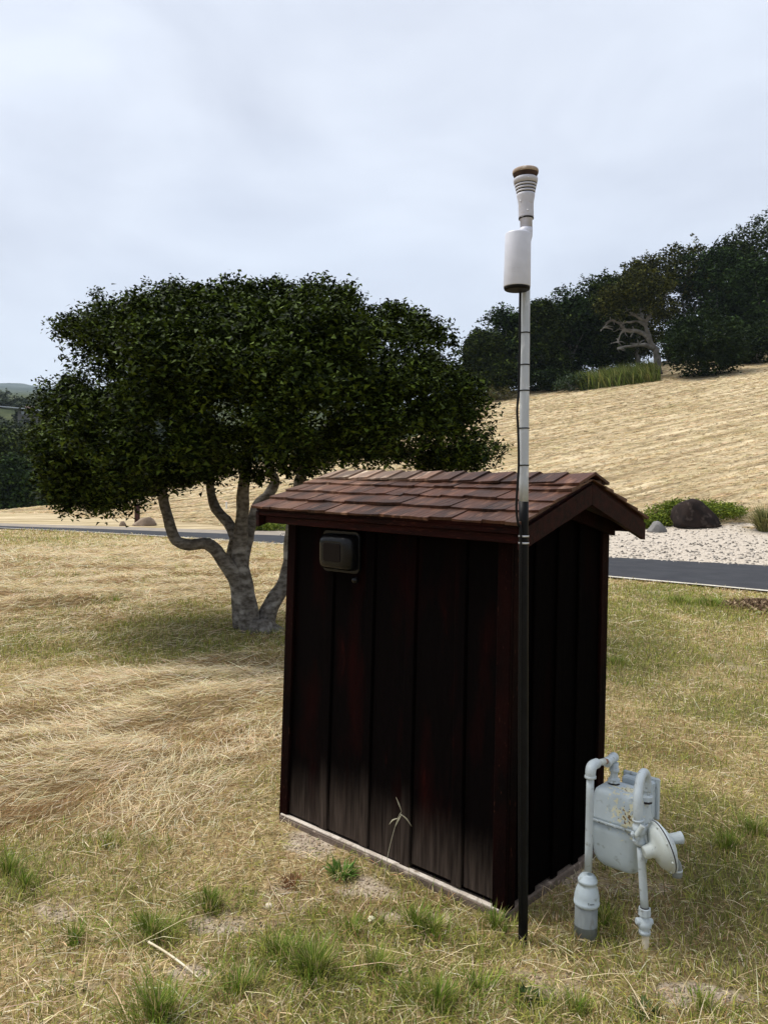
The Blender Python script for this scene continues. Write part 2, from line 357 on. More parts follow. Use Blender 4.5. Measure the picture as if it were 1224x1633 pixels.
strip('road_edging', edge_pts, [(x+.03, y+.02) for x, y in NEAR], .045, mat('pale_edging', (.62, .58, .50), .9, (.45, .41, .33), 6, noise2=((.35, .29, .2), 30, .55, .7)), nc=1)
FAR2 = [(x+.9, y+1.5) for x, y in FAR[5:]]
strip('old_road_shoulder', [(x, y) for x, y in FAR[5:]], FAR2, .022, oldroad, 3)
gravel_m = mat('gravel', (.36, .30, .23), .95, (.58, .51, .42), 16, bump=1.0, bscale=30, detail=8, noise2=((.20, .16, .13), 26, .56, .66))
GFAR = [(19, 19.2), (17, 21.5), (14.5, 23.2), (11.6, 26.3), (5.6, 27.6), (-.6, 27.6), (-3.4, 26.0)]
GN = [(13.0, 13.6), (10.6, 15.4), (8.28, 17.0), (5.28, 18.8), (3.0, 20.6), (1.5, 21.8), (-3.27, 25.3)]
strip('gravel_bed', GN, GFAR, .018, gravel_m, 10)
# loose stones on the gravel bed
pv = []
for i in range(6500):
    f = RNG.random()*1.03-.03; k = RNG.random()*(len(GN)-1); i0 = int(k); u = k-i0
    a = np.array(GN[i0])*(1-u)+np.array(GN[i0+1])*u; b = np.array(GFAR[i0])*(1-u)+np.array(GFAR[i0+1])*u
    pv.append(a+(b-a)*f)
pv = np.array(pv); pz = height(pv[:, 0], pv[:, 1])+.02; sz = RNG.uniform(.02, .055, len(pv))
octa = np.array([(1, 0, 0), (-1, 0, 0), (0, 1, 0), (0, -1, 0), (0, 0, .75), (0, 0, -.6)]); of = np.array([(0, 2, 4), (2, 1, 4), (1, 3, 4), (3, 0, 4), (2, 0, 5), (1, 2, 5), (3, 1, 5), (0, 3, 5)])
jit = RNG.uniform(.6, 1.4, (len(pv), 6, 3)); V = (octa[None]*jit*sz[:, None, None])+np.stack([pv[:, 0], pv[:, 1], pz], 1)[:, None]
F = (of[None]+6*np.arange(len(pv))[:, None, None]).reshape(-1, 3); tone = RNG.choice([.12, .22, .38, .55], len(pv))[:, None]*np.array([[1.05, .93, .79]])
tag(link('gravel_stones', mesh_np('gravel_stones', V.reshape(-1, 3), F, np.repeat(tone, 6, 0)), leaf_mat('stone_chips', 0, 0, 0.0, 'col', .9)),
    'pale loose gravel stones beyond the road', 'gravel', kind='stuff')

# ------------------------------------------------------------------ the shed
P0 = Vector((.477, 2.955, 0)); SROT = R(-42.43); SL, SD, SH = 1.26, .75, 1.40
shed = empty('utility_shed', P0, SROT)
tag(shed, 'small dark red-brown wooden utility shed with shingled gable roof', 'shed')
_sx = np.array([math.cos(SROT), math.sin(SROT), 0]); _sy = np.array([-math.sin(SROT), math.cos(SROT), 0])
def wall_x(px, py):                                              # where a pixel meets the long front wall, along the wall
    r = ray(px, py); p0 = np.array(P0); t = ((p0-CAM) @ _sy)/(r @ _sy); return float((CAM+r*t-p0) @ _sx)
def wood_dark(t, col, co, mpn):
    # red stain worn to near black; the foot of the wall bare, bleached and dusty
    sp = N(t, 'ShaderNodeSeparateXYZ'); L(t, co.outputs['Object'], sp.inputs[0])
    n = N(t, 'ShaderNodeTexNoise'); n.inputs['Scale'].default_value = 3.0; n.inputs['Detail'].default_value = 6; n.inputs['Roughness'].default_value = .65
    m2 = N(t, 'ShaderNodeMapping'); m2.inputs['Scale'].default_value = (7, 7, .45); L(t, co.outputs['Object'], m2.inputs[0]); L(t, m2.outputs[0], n.inputs['Vector'])
    k = N(t, 'ShaderNodeMath', operation='MULTIPLY_ADD'); k.inputs[1].default_value = .12; L(t, n.outputs['Fac'], k.inputs[0]); L(t, sp.outputs['Z'], k.inputs[2])
    r = N(t, 'ShaderNodeMapRange'); r.inputs[1].default_value = .50; r.inputs[2].default_value = .16; r.interpolation_type = 'SMOOTHSTEP'
    oi = N(t, 'ShaderNodeObjectInfo'); ko = N(t, 'ShaderNodeMath', operation='MULTIPLY_ADD'); ko.inputs[1].default_value = .16; L(t, oi.outputs['Random'], ko.inputs[0]); L(t, k.outputs[0], ko.inputs[2]); L(t, ko.outputs[0], r.inputs[0])
    n2 = N(t, 'ShaderNodeTexNoise'); n2.inputs['Scale'].default_value = 9; n2.inputs['Detail'].default_value = 8; L(t, m2.outputs[0], n2.inputs['Vector'])
    c2 = N(t, 'ShaderNodeMix', data_type='RGBA'); c2.inputs[6].default_value = (.016, .0115, .0095, 1); c2.inputs[7].default_value = (.080, .060, .048, 1); gr_ = N(t, 'ShaderNodeMapRange'); gr_.inputs[1].default_value = .28; gr_.inputs[2].default_value = .74; L(t, n2.outputs['Fac'], gr_.inputs[0]); L(t, gr_.outputs[0], c2.inputs[0])
    x = N(t, 'ShaderNodeMix', data_type='RGBA'); L(t, r.outputs[0], x.inputs[0]); L(t, col, x.inputs[6]); L(t, c2.outputs[2], x.inputs[7])
    return x.outputs[2]
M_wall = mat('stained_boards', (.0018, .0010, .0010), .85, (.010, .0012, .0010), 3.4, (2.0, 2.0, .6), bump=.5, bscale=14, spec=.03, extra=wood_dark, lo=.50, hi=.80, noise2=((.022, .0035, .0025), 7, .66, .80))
M_wall_shade = mat('shaded_boards', (.0012, .0007, .0007), .9, (.004, .0007, .0006), 2.2, (2.5, 2.5, .5), bump=.5, bscale=14, spec=.02, lo=.6, hi=.8)  # shaded copy of the wall boards for the gable, shade put into the colour
M_trim = mat('stained_trim', (.0018, .0008, .0008), .75, (.009, .0016, .0012), 3, (3, 3, 1), bump=.3, bscale=60, spec=.04, noise2=((.06, .022, .014), 30, .66, .78))
M_fascia = mat('red_fascia', (.022, .0030, .0022), .65, (.006, .0014, .0012), 5, (1.2, 8, 8), bump=.35, bscale=40, spec=.08, noise2=((.055, .014, .009), 20, .58, .76))
M_conc = mat('footing_concrete', (.17, .125, .095), .95, (.095, .07, .052), 7, bump=.6, bscale=60, noise2=((.34, .27, .21), 25, .58, .7))
M_led = mat('lit_ledge_concrete', (.62, .55, .47), .95, (.46, .39, .32), 14, bump=.6, bscale=70, noise2=((.25, .2, .15), 22, .58, .7))  # pale concrete ledge, the light on its top put into the colour
M_core = mat('shed_core', (.004, .002, .002), .9, spec=.05)
def taper(p): return Vector((p.x*(1.02-.036*p.z/1.39) if p.x < -.3 else p.x, p.y, p.z))
def roll_roof(p): return Vector((p.x, p.y, p.z-.014*p.x))
RY0, RYC, RY1, RW0, RWC = -.11, .395, .90, 1.478, 1.643             # eave / ridge / eave, heights
XL, XR = -1.385, .122
core = MB(); core.prism([(.02, .003), (SD-.02, .003), (SD-.02, 1.46), (RYC, 1.60), (.02, 1.46)], 0, -SL+.02, -.02).move(taper).build('wall_core', M_core, shed, True)
MB().box((-1.29, -.024, -.16), (.018, SD+.02, .002), .006).move(lambda p: Vector((p.x, p.y-.004*math.sin(p.x*19), p.z+.004*math.sin(p.x*31)))).build('footing', M_conc, shed, True)
MB().box((-1.28, -.022, .0015), (-.01, -.0005, .012), .003).move(lambda p: Vector((p.x, p.y-.004*math.sin(p.x*19), p.z+.004*math.sin(p.x*31)+.002*math.sin(p.x*97)))).build('lit_ledge', M_led, shed, True)
gaps = [wall_x(px, py) for px, py in ((527, 1330), (591, 1357), (657, 1385), (737, 1417))]
xs = [-SL+.03]+gaps+[-.03]
rs = random.Random(4)
for i in range(len(xs)-1):
    a, b = xs[i]+.003, xs[i+1]-.003
    z0 = .016+rs.uniform(-.006, .012); bw = .052
    MB().box((a, 0, z0), (b, .02, 1.455), .002).move(taper).build('board', M_wall, shed, True)
    if i < len(xs)-2:
        MB().box((b-bw, -.010, z0-rs.uniform(.0, .012)), (b, -.001, 1.45), .003).move(taper).build('batten', M_wall, shed, True)
for i in range(4):
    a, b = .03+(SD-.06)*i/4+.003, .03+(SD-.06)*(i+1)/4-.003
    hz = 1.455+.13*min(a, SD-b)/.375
    MB().box((-.02, a, .012+rs.uniform(-.006, .006)), (0, b, hz), .002).build('board', M_wall_shade, shed, True)
    if i < 3: MB().box((.001, b-.045, .006), (.014, b, hz), .003).build('batten', M_wall_shade, shed, True)
for i in range(4):   # far end and back
    a, b = .03+(SD-.06)*i/4+.003, .03+(SD-.06)*(i+1)/4-.003
    MB().box((-SL, a, .012), (-SL+.02, b, 1.455), .002).move(taper).build('board', M_wall, shed, True)
for i in range(6):
    a, b = -SL+.03+(SL-.06)*i/6+.003, -SL+.03+(SL-.06)*(i+1)/6-.003
    MB().box((a, SD-.02, .012), (b, SD, 1.455), .002).move(taper).build('board', M_wall, shed, True)
for (x0, x1, y0, y1) in ((-.046, .016, -.018, -.0005), (.0005, .016, -.0002, .05), (-SL-.012, -SL+.045, -.018, -.0005), (-SL-.012, -SL-.0005, .0, .05), (.0005, .016, SD-.05, SD+.012), (-.05, .0, SD+.0005, SD+.012), (-SL-.012, -SL+.045, SD+.0005, SD+.012)):
    MB().box((x0, y0, -.012), (x1, y1, 1.445), .003).move(taper).build('corner_trim', M_trim, shed, True)
# gable triangle above the boards
MB().prism([(.02, 1.42), (SD-.02, 1.42), (RYC, 1.59)], 0, -.019, -.004).build('gable_panel', M_wall, shed, True)
# roof
roof = MB().prism([(RY0, RW0-.014), (RYC, RWC-.014), (RY1, RW0-.014), (RY1, RW0), (RYC, RWC), (RY0, RW0)], 0, XL+.01, XR-.012).move(roll_roof).build('roof', M_fascia, shed, True)
MB().box((XL+.012, RY0+.006, RW0-.036), (XR-.026, RY0+.026, RW0-.0145), .002).move(roll_roof).build('fascia', M_fascia, roof, True)
MB().box((XL+.045, RY0+.0265, RW0-.072), (XR-.034, RY0+.05, RW0-.0375), .002).move(roll_roof).build('fascia', M_fascia, roof, True)
MB().box((XL+.012, RY1-.026, RW0-.060), (XR-.026, RY1-.006, RW0-.0145), .002).move(roll_roof).build('fascia', M_fascia, roof, True)
for xa, xb in ((XR-.024, XR-.002), (XL+.0, XL+.022)):
    sgn = 1
    for ya, yb in ((RY0+.004, RYC-.0012), (RY1-.004, RYC+.0012)):
        MB().prism([(ya, RW0-.018), (yb, RWC-.016), (yb, RWC-.098), (ya, RW0-.092)], 0, xa, xb).move(roll_roof).build('barge_board', M_fascia, roof, True)
for ya, yb in ((-.004, RYC-.001), (SD+.02, RYC+.001)):          # second board against the gable wall
    MB().prism([(ya, RW0-.015), (yb, RWC-.10), (yb, RWC-.16), (ya, RW0-.075)], 0, .0165, .038).move(roll_roof).build('frieze_board', M_trim, roof, True)
def shingle_col(t, col, co, mpn):
    h = rnd_object(t, col, .38)
    oi = N(t, 'ShaderNodeObjectInfo'); oc = N(t, 'ShaderNodeMix', data_type='RGBA', blend_type='MULTIPLY'); oc.inputs[0].default_value = 1
    L(t, h, oc.inputs[6]); L(t, oi.outputs['Color'], oc.inputs[7]); return oc.outputs[2]
M_shin = mat('cedar_shingle', (.078, .030, .016), .55, (.030, .0125, .0075), 5, (2.2, .6, 1), bump=.6, bscale=30, spec=.2, extra=shingle_col, noise2=((.150, .072, .042), 14, .54, .72))
SLEN = math.hypot(RYC-RY0, RWC-RW0)
def shingle(x0, x1, s0, ln, back, lift, th, sk):
    mb = MB(); uy = (RYC-RY0)/SLEN; uz = (RWC-RW0)/SLEN
    vs = []
    for k, (s, lo_, hi_) in enumerate(((s0, lift, lift+th), (s0+ln*.5, lift*.55+.001, lift*.55+th*.65), (s0+ln, .0025, .0045))):
        for j in range(3):
            x = x0+(x1-x0)*j/2; ss = s+(sk*(j-1) if k == 0 else 0); cup = (.0022 if j != 1 else 0)*(1-k*.5)
            for off in (lo_, hi_+cup):
                y = RY0+uy*ss-uz*off; z = RW0+uz*ss+uy*off
                if back: y = 2*RYC-y
                vs.append(mb.bm.verts.new((x, y, z)))
    g = lambda k, j, o: vs[(k*3+j)*2+o]
    fc = mb.bm.faces
    for k in range(2):
        for j in range(2):
            fc.new((g(k, j, 1), g(k, j+1, 1), g(k+1, j+1, 1), g(k+1, j, 1))); fc.new((g(k, j, 0), g(k+1, j, 0), g(k+1, j+1, 0), g(k, j+1, 0)))
    for j in range(2):
        fc.new((g(0, j, 0), g(0, j+1, 0), g(0, j+1, 1), g(0, j, 1))); fc.new((g(2, j, 0), g(2, j, 1), g(2, j+1, 1), g(2, j+1, 0)))
    for k in range(2):
        fc.new((g(k, 0, 0), g(k, 0, 1), g(k+1, 0, 1), g(k+1, 0, 0))); fc.new((g(k, 2, 0), g(k+1, 2, 0), g(k+1, 2, 1), g(k, 2, 1)))
    return mb.move(roll_roof)
rs = random.Random(21); expo = .122
for back in (0, 1):
    for c in range(5):
        s0 = -.022+c*expo; ln = min(.21, SLEN-.004-s0)
        if ln < .06: continue
        x = XL-.012-rs.uniform(0, .08)*(c % 2)
        while x < XR-.02:
            wd = rs.uniform(.085, .175); x1 = min(x+wd, XR+.004)
            if XR+.004-x1 < .045: x1 = XR+.004
            xa = max(x, XL-.014)
            if x1-xa > .03:
                o = shingle(xa+.0015, x1-.0015, s0+rs.uniform(-.007, .007), ln, back, .010 if c else .004, rs.uniform(.006, .012), rs.uniform(-.006, .006)).build('shingle', M_shin, roof, True)
                pale = max(0, (-.95-xa)/.5)*(c/4)                  # bleached grey towards the far upper end
                if rs.random() < .12: pale = max(pale, .35)
                o.color = (1+pale*1.6, 1+pale*2.6, 1+pale*3.2, 1)
            x = x1
# ridge caps, butt end to the right, each lying over the tail of the one before
x = XR+.006; kcap = 0
while x > XL+.05:
    for back in (0, 1):
        mb = MB(); uy = (RYC-RY0)/SLEN; uz = (RWC-RW0)/SLEN; wdt = .118+rs.uniform(-.008, .01); ln = .235; x0 = max(x-ln, XL-.01)
        vs = []
        for xx, lo_, hi_ in ((x+rs.uniform(-.006, .006), .024, .035), (x0, .014, .017)):
            for dsl in (0, wdt):
                for off in (lo_, hi_):
                    s = SLEN-dsl; y = RY0+uy*s-uz*off; z = RW0+uz*s+uy*off
                    if dsl == 0: y = RYC-.0006
                    if back: y = 2*RYC-y
                    vs.append(mb.bm.verts.new((xx, y, z-(.004 if dsl and lo_ > .02 else 0))))
        a = vs
        for q in ((0, 1, 3, 2), (4, 6, 7, 5), (1, 5, 7, 3), (0, 2, 6, 4), (2, 3, 7, 6), (0, 4, 5, 1)): mb.bm.faces.new([a[i] for i in q])
        o = mb.move(roll_roof).build('ridge_cap', M_shin, roof, True)
        pale = max(0, (-.70-x0)/.35); o.color = (1+pale*1.8, 1+pale*3.4, 1+pale*4.4, 1)
    x -= rs.uniform(.115, .135)

# wall fixture under the eave
M_blk = mat('black_plastic', (.004, .004, .0045), .24, (.006, .006, .0065), 20, bump=.03, bscale=200, spec=.22)
lamp = empty('wall_light', P0, SROT); tag(lamp, 'square black plastic wall light mounted under the shed eave', 'wall light')
lx, lz, lw, lh = -.878, 1.312, .116, .093
def frustum(mb, x0, x1, z0, z1, ya, sx, sz, yb, seg=6, rr=.022):
    rings = []
    for f in range(seg+1):
        u = f/seg; y = ya+(yb-ya)*math.sin(u*math.pi/2); k = u*u
        hx = (x1-x0)/2*(1-(1-sx)*k); hz = (z1-z0)/2*(1-(1-sz)*k); ring = []
        for cx, cz, a0 in ((1, 1, 0), (-1, 1, 90), (-1, -1, 180), (1, -1, 270)):
            for q in range(4):
                an = R(a0+q*30); ring.append(mb.bm.verts.new(((x0+x1)/2+cx*(hx-rr)+rr*math.cos(an), y, (z0+z1)/2+cz*(hz-rr)+rr*math.sin(an))))
        rings.append(ring)
    n = len(rings[0])
    for i in range(seg):
        for k in range(n): f = mb.bm.faces.new((rings[i][k], rings[i][(k+1) % n], rings[i+1][(k+1) % n], rings[i+1][k])); f.smooth = True
    mb.bm.faces.new(rings[0][::-1]); mb.bm.faces.new(rings[-1]); return mb
frustum(MB(), lx-lw, lx+lw, lz-lh, lz+lh, -.0145, .985, .985, -.030, 3).build('flange', M_blk, lamp, True)
frustum(MB(), lx-lw+.012, lx+lw-.012, lz-lh+.012, lz+lh-.012, -.0302, .62, .60, -.085, 8, .026).build('cover', M_blk, lamp, True)
frustum(MB(), lx-.055, lx+.055, lz-.042, lz+.042, -.0852, .96, .96, -.088, 2, .012).build('lens', mat('dark_lens', (.006, .004, .004), .35, spec=.08), lamp, True)
MB().lathe((lx+.085, -.0145, lz-lh-.028), (0, -1, 0), [(0, .016), (.012, .016), (.020, .010), (.022, .002)], 16).build('sensor_button', M_blk, lamp, True)

# ------------------------------------------------------------------ mast with instruments
PY = 2.79
M_galv = mat('galvanised_steel', (.46, .48, .50), .45, (.38, .40, .42), 9, (1, 1, .4), metal=.2, bump=.1, bscale=120, noise2=((.62, .63, .64), 40, .55, .7))
M_dark = mat('black_conduit', (.004, .004, .004), .5, (.007, .007, .007), 20, spec=.12)
M_cable = mat('black_cable', (.005, .005, .005), .5, spec=.15)
M_clip = mat('clip_steel', (.6, .6, .62), .3, metal=.8)
pb = ay(834, 1490, PY); pb[2] = h1(pb[0], pb[1])
mast = empty('mast', pb); tag(mast, 'thin galvanised pole with black lower sleeve standing at the shed corner', 'pole')
def mp_(py, dx=0, dy=0): px = np.interp(py, [262, 350, 800, 1490], [838.2, 838, 834.4, 834]); return Vector(ay(px+dx, py, PY+dy))
MB().tube([mp_(355), mp_(600), mp_(806)], .0168, 20, smooth=4).build('pipe', M_galv, mast)
MB().tube([mp_(800), mp_(1000), mp_(1300), Vector(pb)-Vector((0, 0, .08))], .0172, 20, smooth=4).build('sleeve', M_dark, mast)
for py in (531, 582, 623, 683, 742):
    MB().lathe(mp_(py)-Vector((0, 0, .002)), (0, 0, 1), [(0, .0168), (0, .0185), (.004, .0185), (.004, .0168)], 20).build('cable_tie', M_cable, mast)
for py in (855, 866):
    MB().lathe(mp_(py)-Vector((0, 0, .003)), (0, 0, 1), [(0, .0170), (0, .0192), (.006, .0192), (.006, .0170)], 20).build('hose_clamp', M_clip, mast)
cb = [(829, 462), (828.5, 500), (828.5, 531), (827.5, 582), (826.5, 623), (824, 655), (825.5, 683), (826.5, 742), (823.5, 790), (823, 815), (826, 838), (830, 852)]
MB().tube([ay(x, y, PY-.022) for x, y in cb]+[ay(828, 1000, PY-.022), ay(827.5, 1300, PY-.022), ay(828, 1470, PY-.022)], .0042, 8, smooth=4).build('cable', M_cable, mast)

M_white = mat('white_plastic', (.58, .59, .655), .45, (.54, .55, .61), 30, spec=.3)
enc = empty('sensor_housing', ay(824, 461, PY-.055)); tag(enc, 'white cylindrical sensor housing with black base strapped to the pole', 'sensor')
ct, cbm = Vector(ay(825.6, 372, PY-.055)), Vector(ay(823.8, 458, PY-.055)); axv = (ct-cbm); hh = axv.length
MB().lathe(cbm, axv, [(0, .0452), (.002, .0460), (hh-.006, .0438), (hh-.002, .0425), (hh, .0395)], 40).build('shell', M_white, enc)
MB().lathe(cbm, -axv, [(.0005, .0445), (.004, .0450), (.009, .0425), (.011, .039)], 40).build('base', M_cable, enc)
mk = mat('faint_print', (.50, .50, .54), .6)
for k, (py, xa, xb) in enumerate(((433, -.55, .05), (435.5, -.55, -.28), (438.6, -.52, -.08))):   # two unreadable printed lines
    mb = MB(); c = cbm+axv*((458-py)/86.); rr = .0462; wd = Vector((_rt[0], _rt[1], _rt[2])); vw = Vector((-_fw[0], -_fw[1], 0)).normalized()
    n = 7
    for j in range(n):
        if (j+k) % 4 == 3: continue
        a0 = math.asin(xa+(xb-xa)*j/n); a1 = math.asin(xa+(xb-xa)*(j+.75)/n)
        q = [c+wd*math.sin(a)*rr+vw*math.cos(a)*rr+axv.normalized()*z for a, z in ((a0, 0), (a1, 0), (a1, .0021), (a0, .0021))]
        mb.bm.faces.new([mb.bm.verts.new(p) for p in q])
    mb.build('print_line', mk, enc)
br = MB().tube([ay(838.5, 364, PY), ay(838, 376, PY), ay(835, 395, PY)], [.0225, .0225, .0175], 20, smooth=2); br.build('bracket', M_white, enc)

M_inl = mat('weathered_white', (.50, .50, .555), .55, (.42, .42, .46), 25, noise2=((.40, .33, .27), 40, .6, .75))
M_tan = mat('tan_cap', (.40, .315, .25), .8, (.27, .20, .15), 30, noise2=((.55, .47, .40), 60, .55, .7))
M_brn = mat('brown_screen', (.055, .028, .018), .9, (.03, .016, .01), 60)
inlet = empty('air_inlet', ay(838, 364, PY)); tag(inlet, 'flared air sampling inlet with tan cap on top of the pole', 'air inlet')
def ip(py): return Vector(ay(np.interp(py, [270, 364], [837.2, 838.6]), py, PY))
def ilathe(name, m, prof, par, seg=36):
    top, bot = ip(364), ip(268); ax = (bot-top); ln = ax.length
    return MB().lathe(top, ax, [((364-py)/96*ln, r*PY/FPX) for py, r in prof], seg).build(name, m, par)
ilathe('neck', M_inl, [(366, 9.5), (351, 9.5), (350.5, 10.5), (347, 10.6)], inlet)
body = ilathe('body', M_inl, [(347, 11.6), (346, 11.8), (325, 11.9), (322, 12.3), (313, 14.0), (309.5, 14.2)], inlet)
ilathe('groove', M_blk, [(349.5, 11), (349.5, 11.9), (347.4, 11.9), (347.4, 11)], body)
for a, r0 in ((309.5, 13.6), (304.8, 14.6), (300.2, 15.6)):
    ilathe('groove', M_blk, [(a, r0), (a-1.6, r0+.3)], body); ilathe('rib', M_inl, [(a-1.6, r0+1.0), (a-4.5, r0+1.6)], body)
ilathe('groove', M_blk, [(295.7, 16.6), (294.3, 16.9)], body)
ilathe('collar', M_inl, [(294.3, 17.8), (289, 18.9), (286, 19.2), (284.5, 17.5)], inlet)
ilathe('screen', M_brn, [(284.5, 14), (283.5, 17.5), (279, 19.0), (277.6, 19.2)], inlet)
ilathe('cap', M_tan, [(277.6, 20.0), (275, 20.4), (272.5, 20.2), (271.3, 19.2), (271.0, 16)], inlet)
for py, sx in ((289.5, .05), (339, .05), (323, -.8)):
    c = ip(py); r = np.interp(py, [285, 294, 310, 322, 347], [19.1, 17.9, 14.2, 12.3, 11.9])*PY/FPX; a = math.asin(sx)
    MB().lathe(c+Vector((math.sin(a)*r, -math.cos(a)*r, 0)), (math.sin(a), -math.cos(a), 0), [(-.001, .0028), (.0015, .0025), (.002, .001)], 10).build('screw', M_clip, inlet)

# ------------------------------------------------------------------ gas meter
def droppings(t, col, co, mpn):
    c = N(t, 'ShaderNodeVectorMath', operation='DISTANCE'); g = N(t, 'ShaderNodeNewGeometry'); L(t, g.outputs['Position'], c.inputs[0]); c.inputs[1].default_value = tuple(ay(1000, 1306, 2.80))
    c2 = N(t, 'ShaderNodeVectorMath', operation='DISTANCE'); L(t, g.outputs['Position'], c2.inputs[0]); c2.inputs[1].default_value = tuple(ay(1000, 1268, 2.88))
    mn = N(t, 'ShaderNodeMath', operation='MINIMUM'); L(t, c.outputs['Value'], mn.inputs[0]); L(t, c2.outputs['Value'], mn.inputs[1])
    def sp(scale, lo, hi, k, w):
        n = N(t, 'ShaderNodeTexNoise'); n.inputs['Scale'].default_value = scale; n.inputs['Detail'].default_value = 3; L(t, g.outputs['Position'], n.inputs['Vector'])
        q = N(t, 'ShaderNodeMath', operation='MULTIPLY_ADD'); q.inputs[1].default_value = k; L(t, mn.outputs[0], q.inputs[0]); L(t, n.outputs['Fac'], q.inputs[2])
        r = N(t, 'ShaderNodeMapRange'); r.inputs[1].default_value = lo; r.inputs[2].default_value = hi; L(t, q.outputs[0], r.inputs[0]); return r.outputs[0]
    x = N(t, 'ShaderNodeMix', data_type='RGBA'); L(t, sp(75, .34, .40, -3.6, 0), x.inputs[0]); L(t, col, x.inputs[6]); x.inputs[7].default_value = (.66, .62, .42, 1)
    y = N(t, 'ShaderNodeMix', data_type='RGBA'); L(t, sp(120, .44, .49, -4.6, 0), y.inputs[0]); L(t, x.outputs[2], y.inputs[6]); y.inputs[7].default_value = (.16, .09, .03, 1)
    return y.outputs[2]
GREY = (.49, .55, .575)
M_mtr = mat('meter_paint', GREY, .5, (.43, .49, .515), 14, bump=.06, bscale=150, spec=.3, extra=droppings, noise2=((.28, .31, .30), 34, .60, .72))
M_pipe = mat('pipe_paint', (.50, .55, .565), .5, (.42, .465, .48), 18, bump=.1, bscale=160, spec=.3, noise2=((.26, .27, .25), 45, .60, .72))
M_pale = mat('regulator_paint', (.50, .535, .50), .5, (.45, .48, .46), 16, spec=.35, noise2=((.25, .27, .27), 60, .66, .75))
M_grub = mat('grimy_grey', (.15, .165, .16), .75, (.21, .23, .225), 16, (1, 1, .4), bump=.2, bscale=80, noise2=((.13, .13, .11), 30, .58, .72))
M_rust = mat('rusty_thread', (.30, .12, .05), .85, (.44, .38, .33), 60)
M_gask = mat('dark_gasket', (.02, .012, .012), .7)
M_pvc = mat('cream_pvc', (.68, .60, .45), .6, (.60, .51, .36), 20)
RYM = 2.816
gb = ground(933, 1487); gb[2] = h1(gb[0], gb[1])
gm = empty('gas_meter', gb); tag(gm, 'pale grey gas meter with pipes and round regulator beside the shed', 'gas meter')
ex = Vector((_sx[0], _sx[1], 0)); ey = Vector((_sy[0], _sy[1], 0)); ez = Vector((0, 0, 1))
def rp_(px, py, y=RYM): return Vector(ay(px, py, y))
PX = RYM/FPX
slv = MB().lathe(rp_(932.5, 1500), rp_(934.5, 1434)-rp_(932.5, 1500), [(-.03, .0405), (.06, .0405), (.061, .0415), (.064, .0415), (.065, .0405), (.150, .0405)], 32).build('riser_sleeve', M_grub, gm)
up_ = (rp_(937, 1385)-rp_(934.5, 1440)); ul = up_.length
bell = MB().lathe(rp_(934.5, 1440), up_, [(-.006, .041), (0, .0455), (.008, .0462), (.010, .0445), (.030, .0440), (.050, .040), (.066, .033), (.076, .0305), (.0765, .0345), (.088, .0345), (.089, .030), (.097, .030), (.0975, .024), (.104, .024), (.106, .014)], 32).build('bell_fitting', M_mtr, gm)
# raised maker's lettering on the bell, too small to read beyond its first letter
mb = MB()
for k, (dx, hgt) in enumerate(((-3.0, 3.2), (.3, 1.5), (2.2, 1.5), (4.1, 1.5), (6.0, 1.5))):
    a = math.asin((dx+1.0)/21.); c = rp_(934.6, 1431.5); r = .0447
    for z0, z1, w_ in (((0, .0012, .003), (.0058, .007, .003), (0, .007, .001)) if k == 0 else ((0, .0012, .0026), (.0024, .0034, .0026), (0, .0034, .001))):
        p = c+Vector((math.sin(a)*r, -math.cos(a)*r, z0-.004)); mb.box((p.x-.0014, p.y-.0012, p.z), (p.x-.0014+w_, p.y+.001, p.z+z1-z0))
mb.build('raised_lettering', M_grub, bell)
MB().tube([rp_(937.2, 1388), rp_(939, 1310), rp_(940.6, 1236)], .0136, 16, smooth=2).build('riser_pipe', M_pipe, gm)
eb = MB().tube([rp_(940.7, 1240), rp_(941.2, 1228), rp_(944, 1221, 2.83), rp_(951, 1217, 2.855)], [.0178, .0190, .0190, .0178], 18, smooth=4).build('elbow', M_pipe, gm)
MB().lathe(rp_(940.6, 1241), (0, 0, 1), [(0, .0185), (.001, .0205), (.009, .0205), (.010, .0185)], 20).build('elbow_rim', M_pipe, eb)
MB().tube([rp_(950, 1217.5, 2.85), rp_(967, 1213.5, 2.91)], [.0105, .0105], 14, smooth=1).build('nipple', M_rust, gm)
MB().tube([rp_(953, 1216.5, 2.86), rp_(962, 1214.5, 2.89)], [.0118, .0118], 14, smooth=1).build('painted_nipple', M_pale, gm)
tee = MB().lathe(rp_(966, 1216.5, 2.905), ey+Vector((0, 0, .10)), [(0, .0165), (.001, .0185), (.012, .0185), (.013, .0170), (.052, .0170), (.053, .0185), (.066, .0185), (.067, .013), (.074, .013)], 20).build('tee', M_pipe, gm)
tc_ = rp_(978.5, 1213, 2.94)
MB().lathe(rp_(979, 1216, 2.94), (0, 0, -1), [(0, .0155), (.022, .0155), (.0225, .0185), (.033, .0185), (.0335, .0150)], 18).build('tee_branch', M_pipe, tee)
MB().lathe(rp_(978.6, 1230, 2.94), (0, 0, -1), [(0, .0130), (.020, .0150), (.026, .018), (.0275, .0225), (.040, .0235), (.0405, .021)], 8, False).build('union_nut', M_pipe, gm)
MB().lathe(rp_(978.3, 1249.5, 2.94), (0, 0, -1), [(0, .021), (.005, .021)], 20).build('gasket', M_gask, gm)
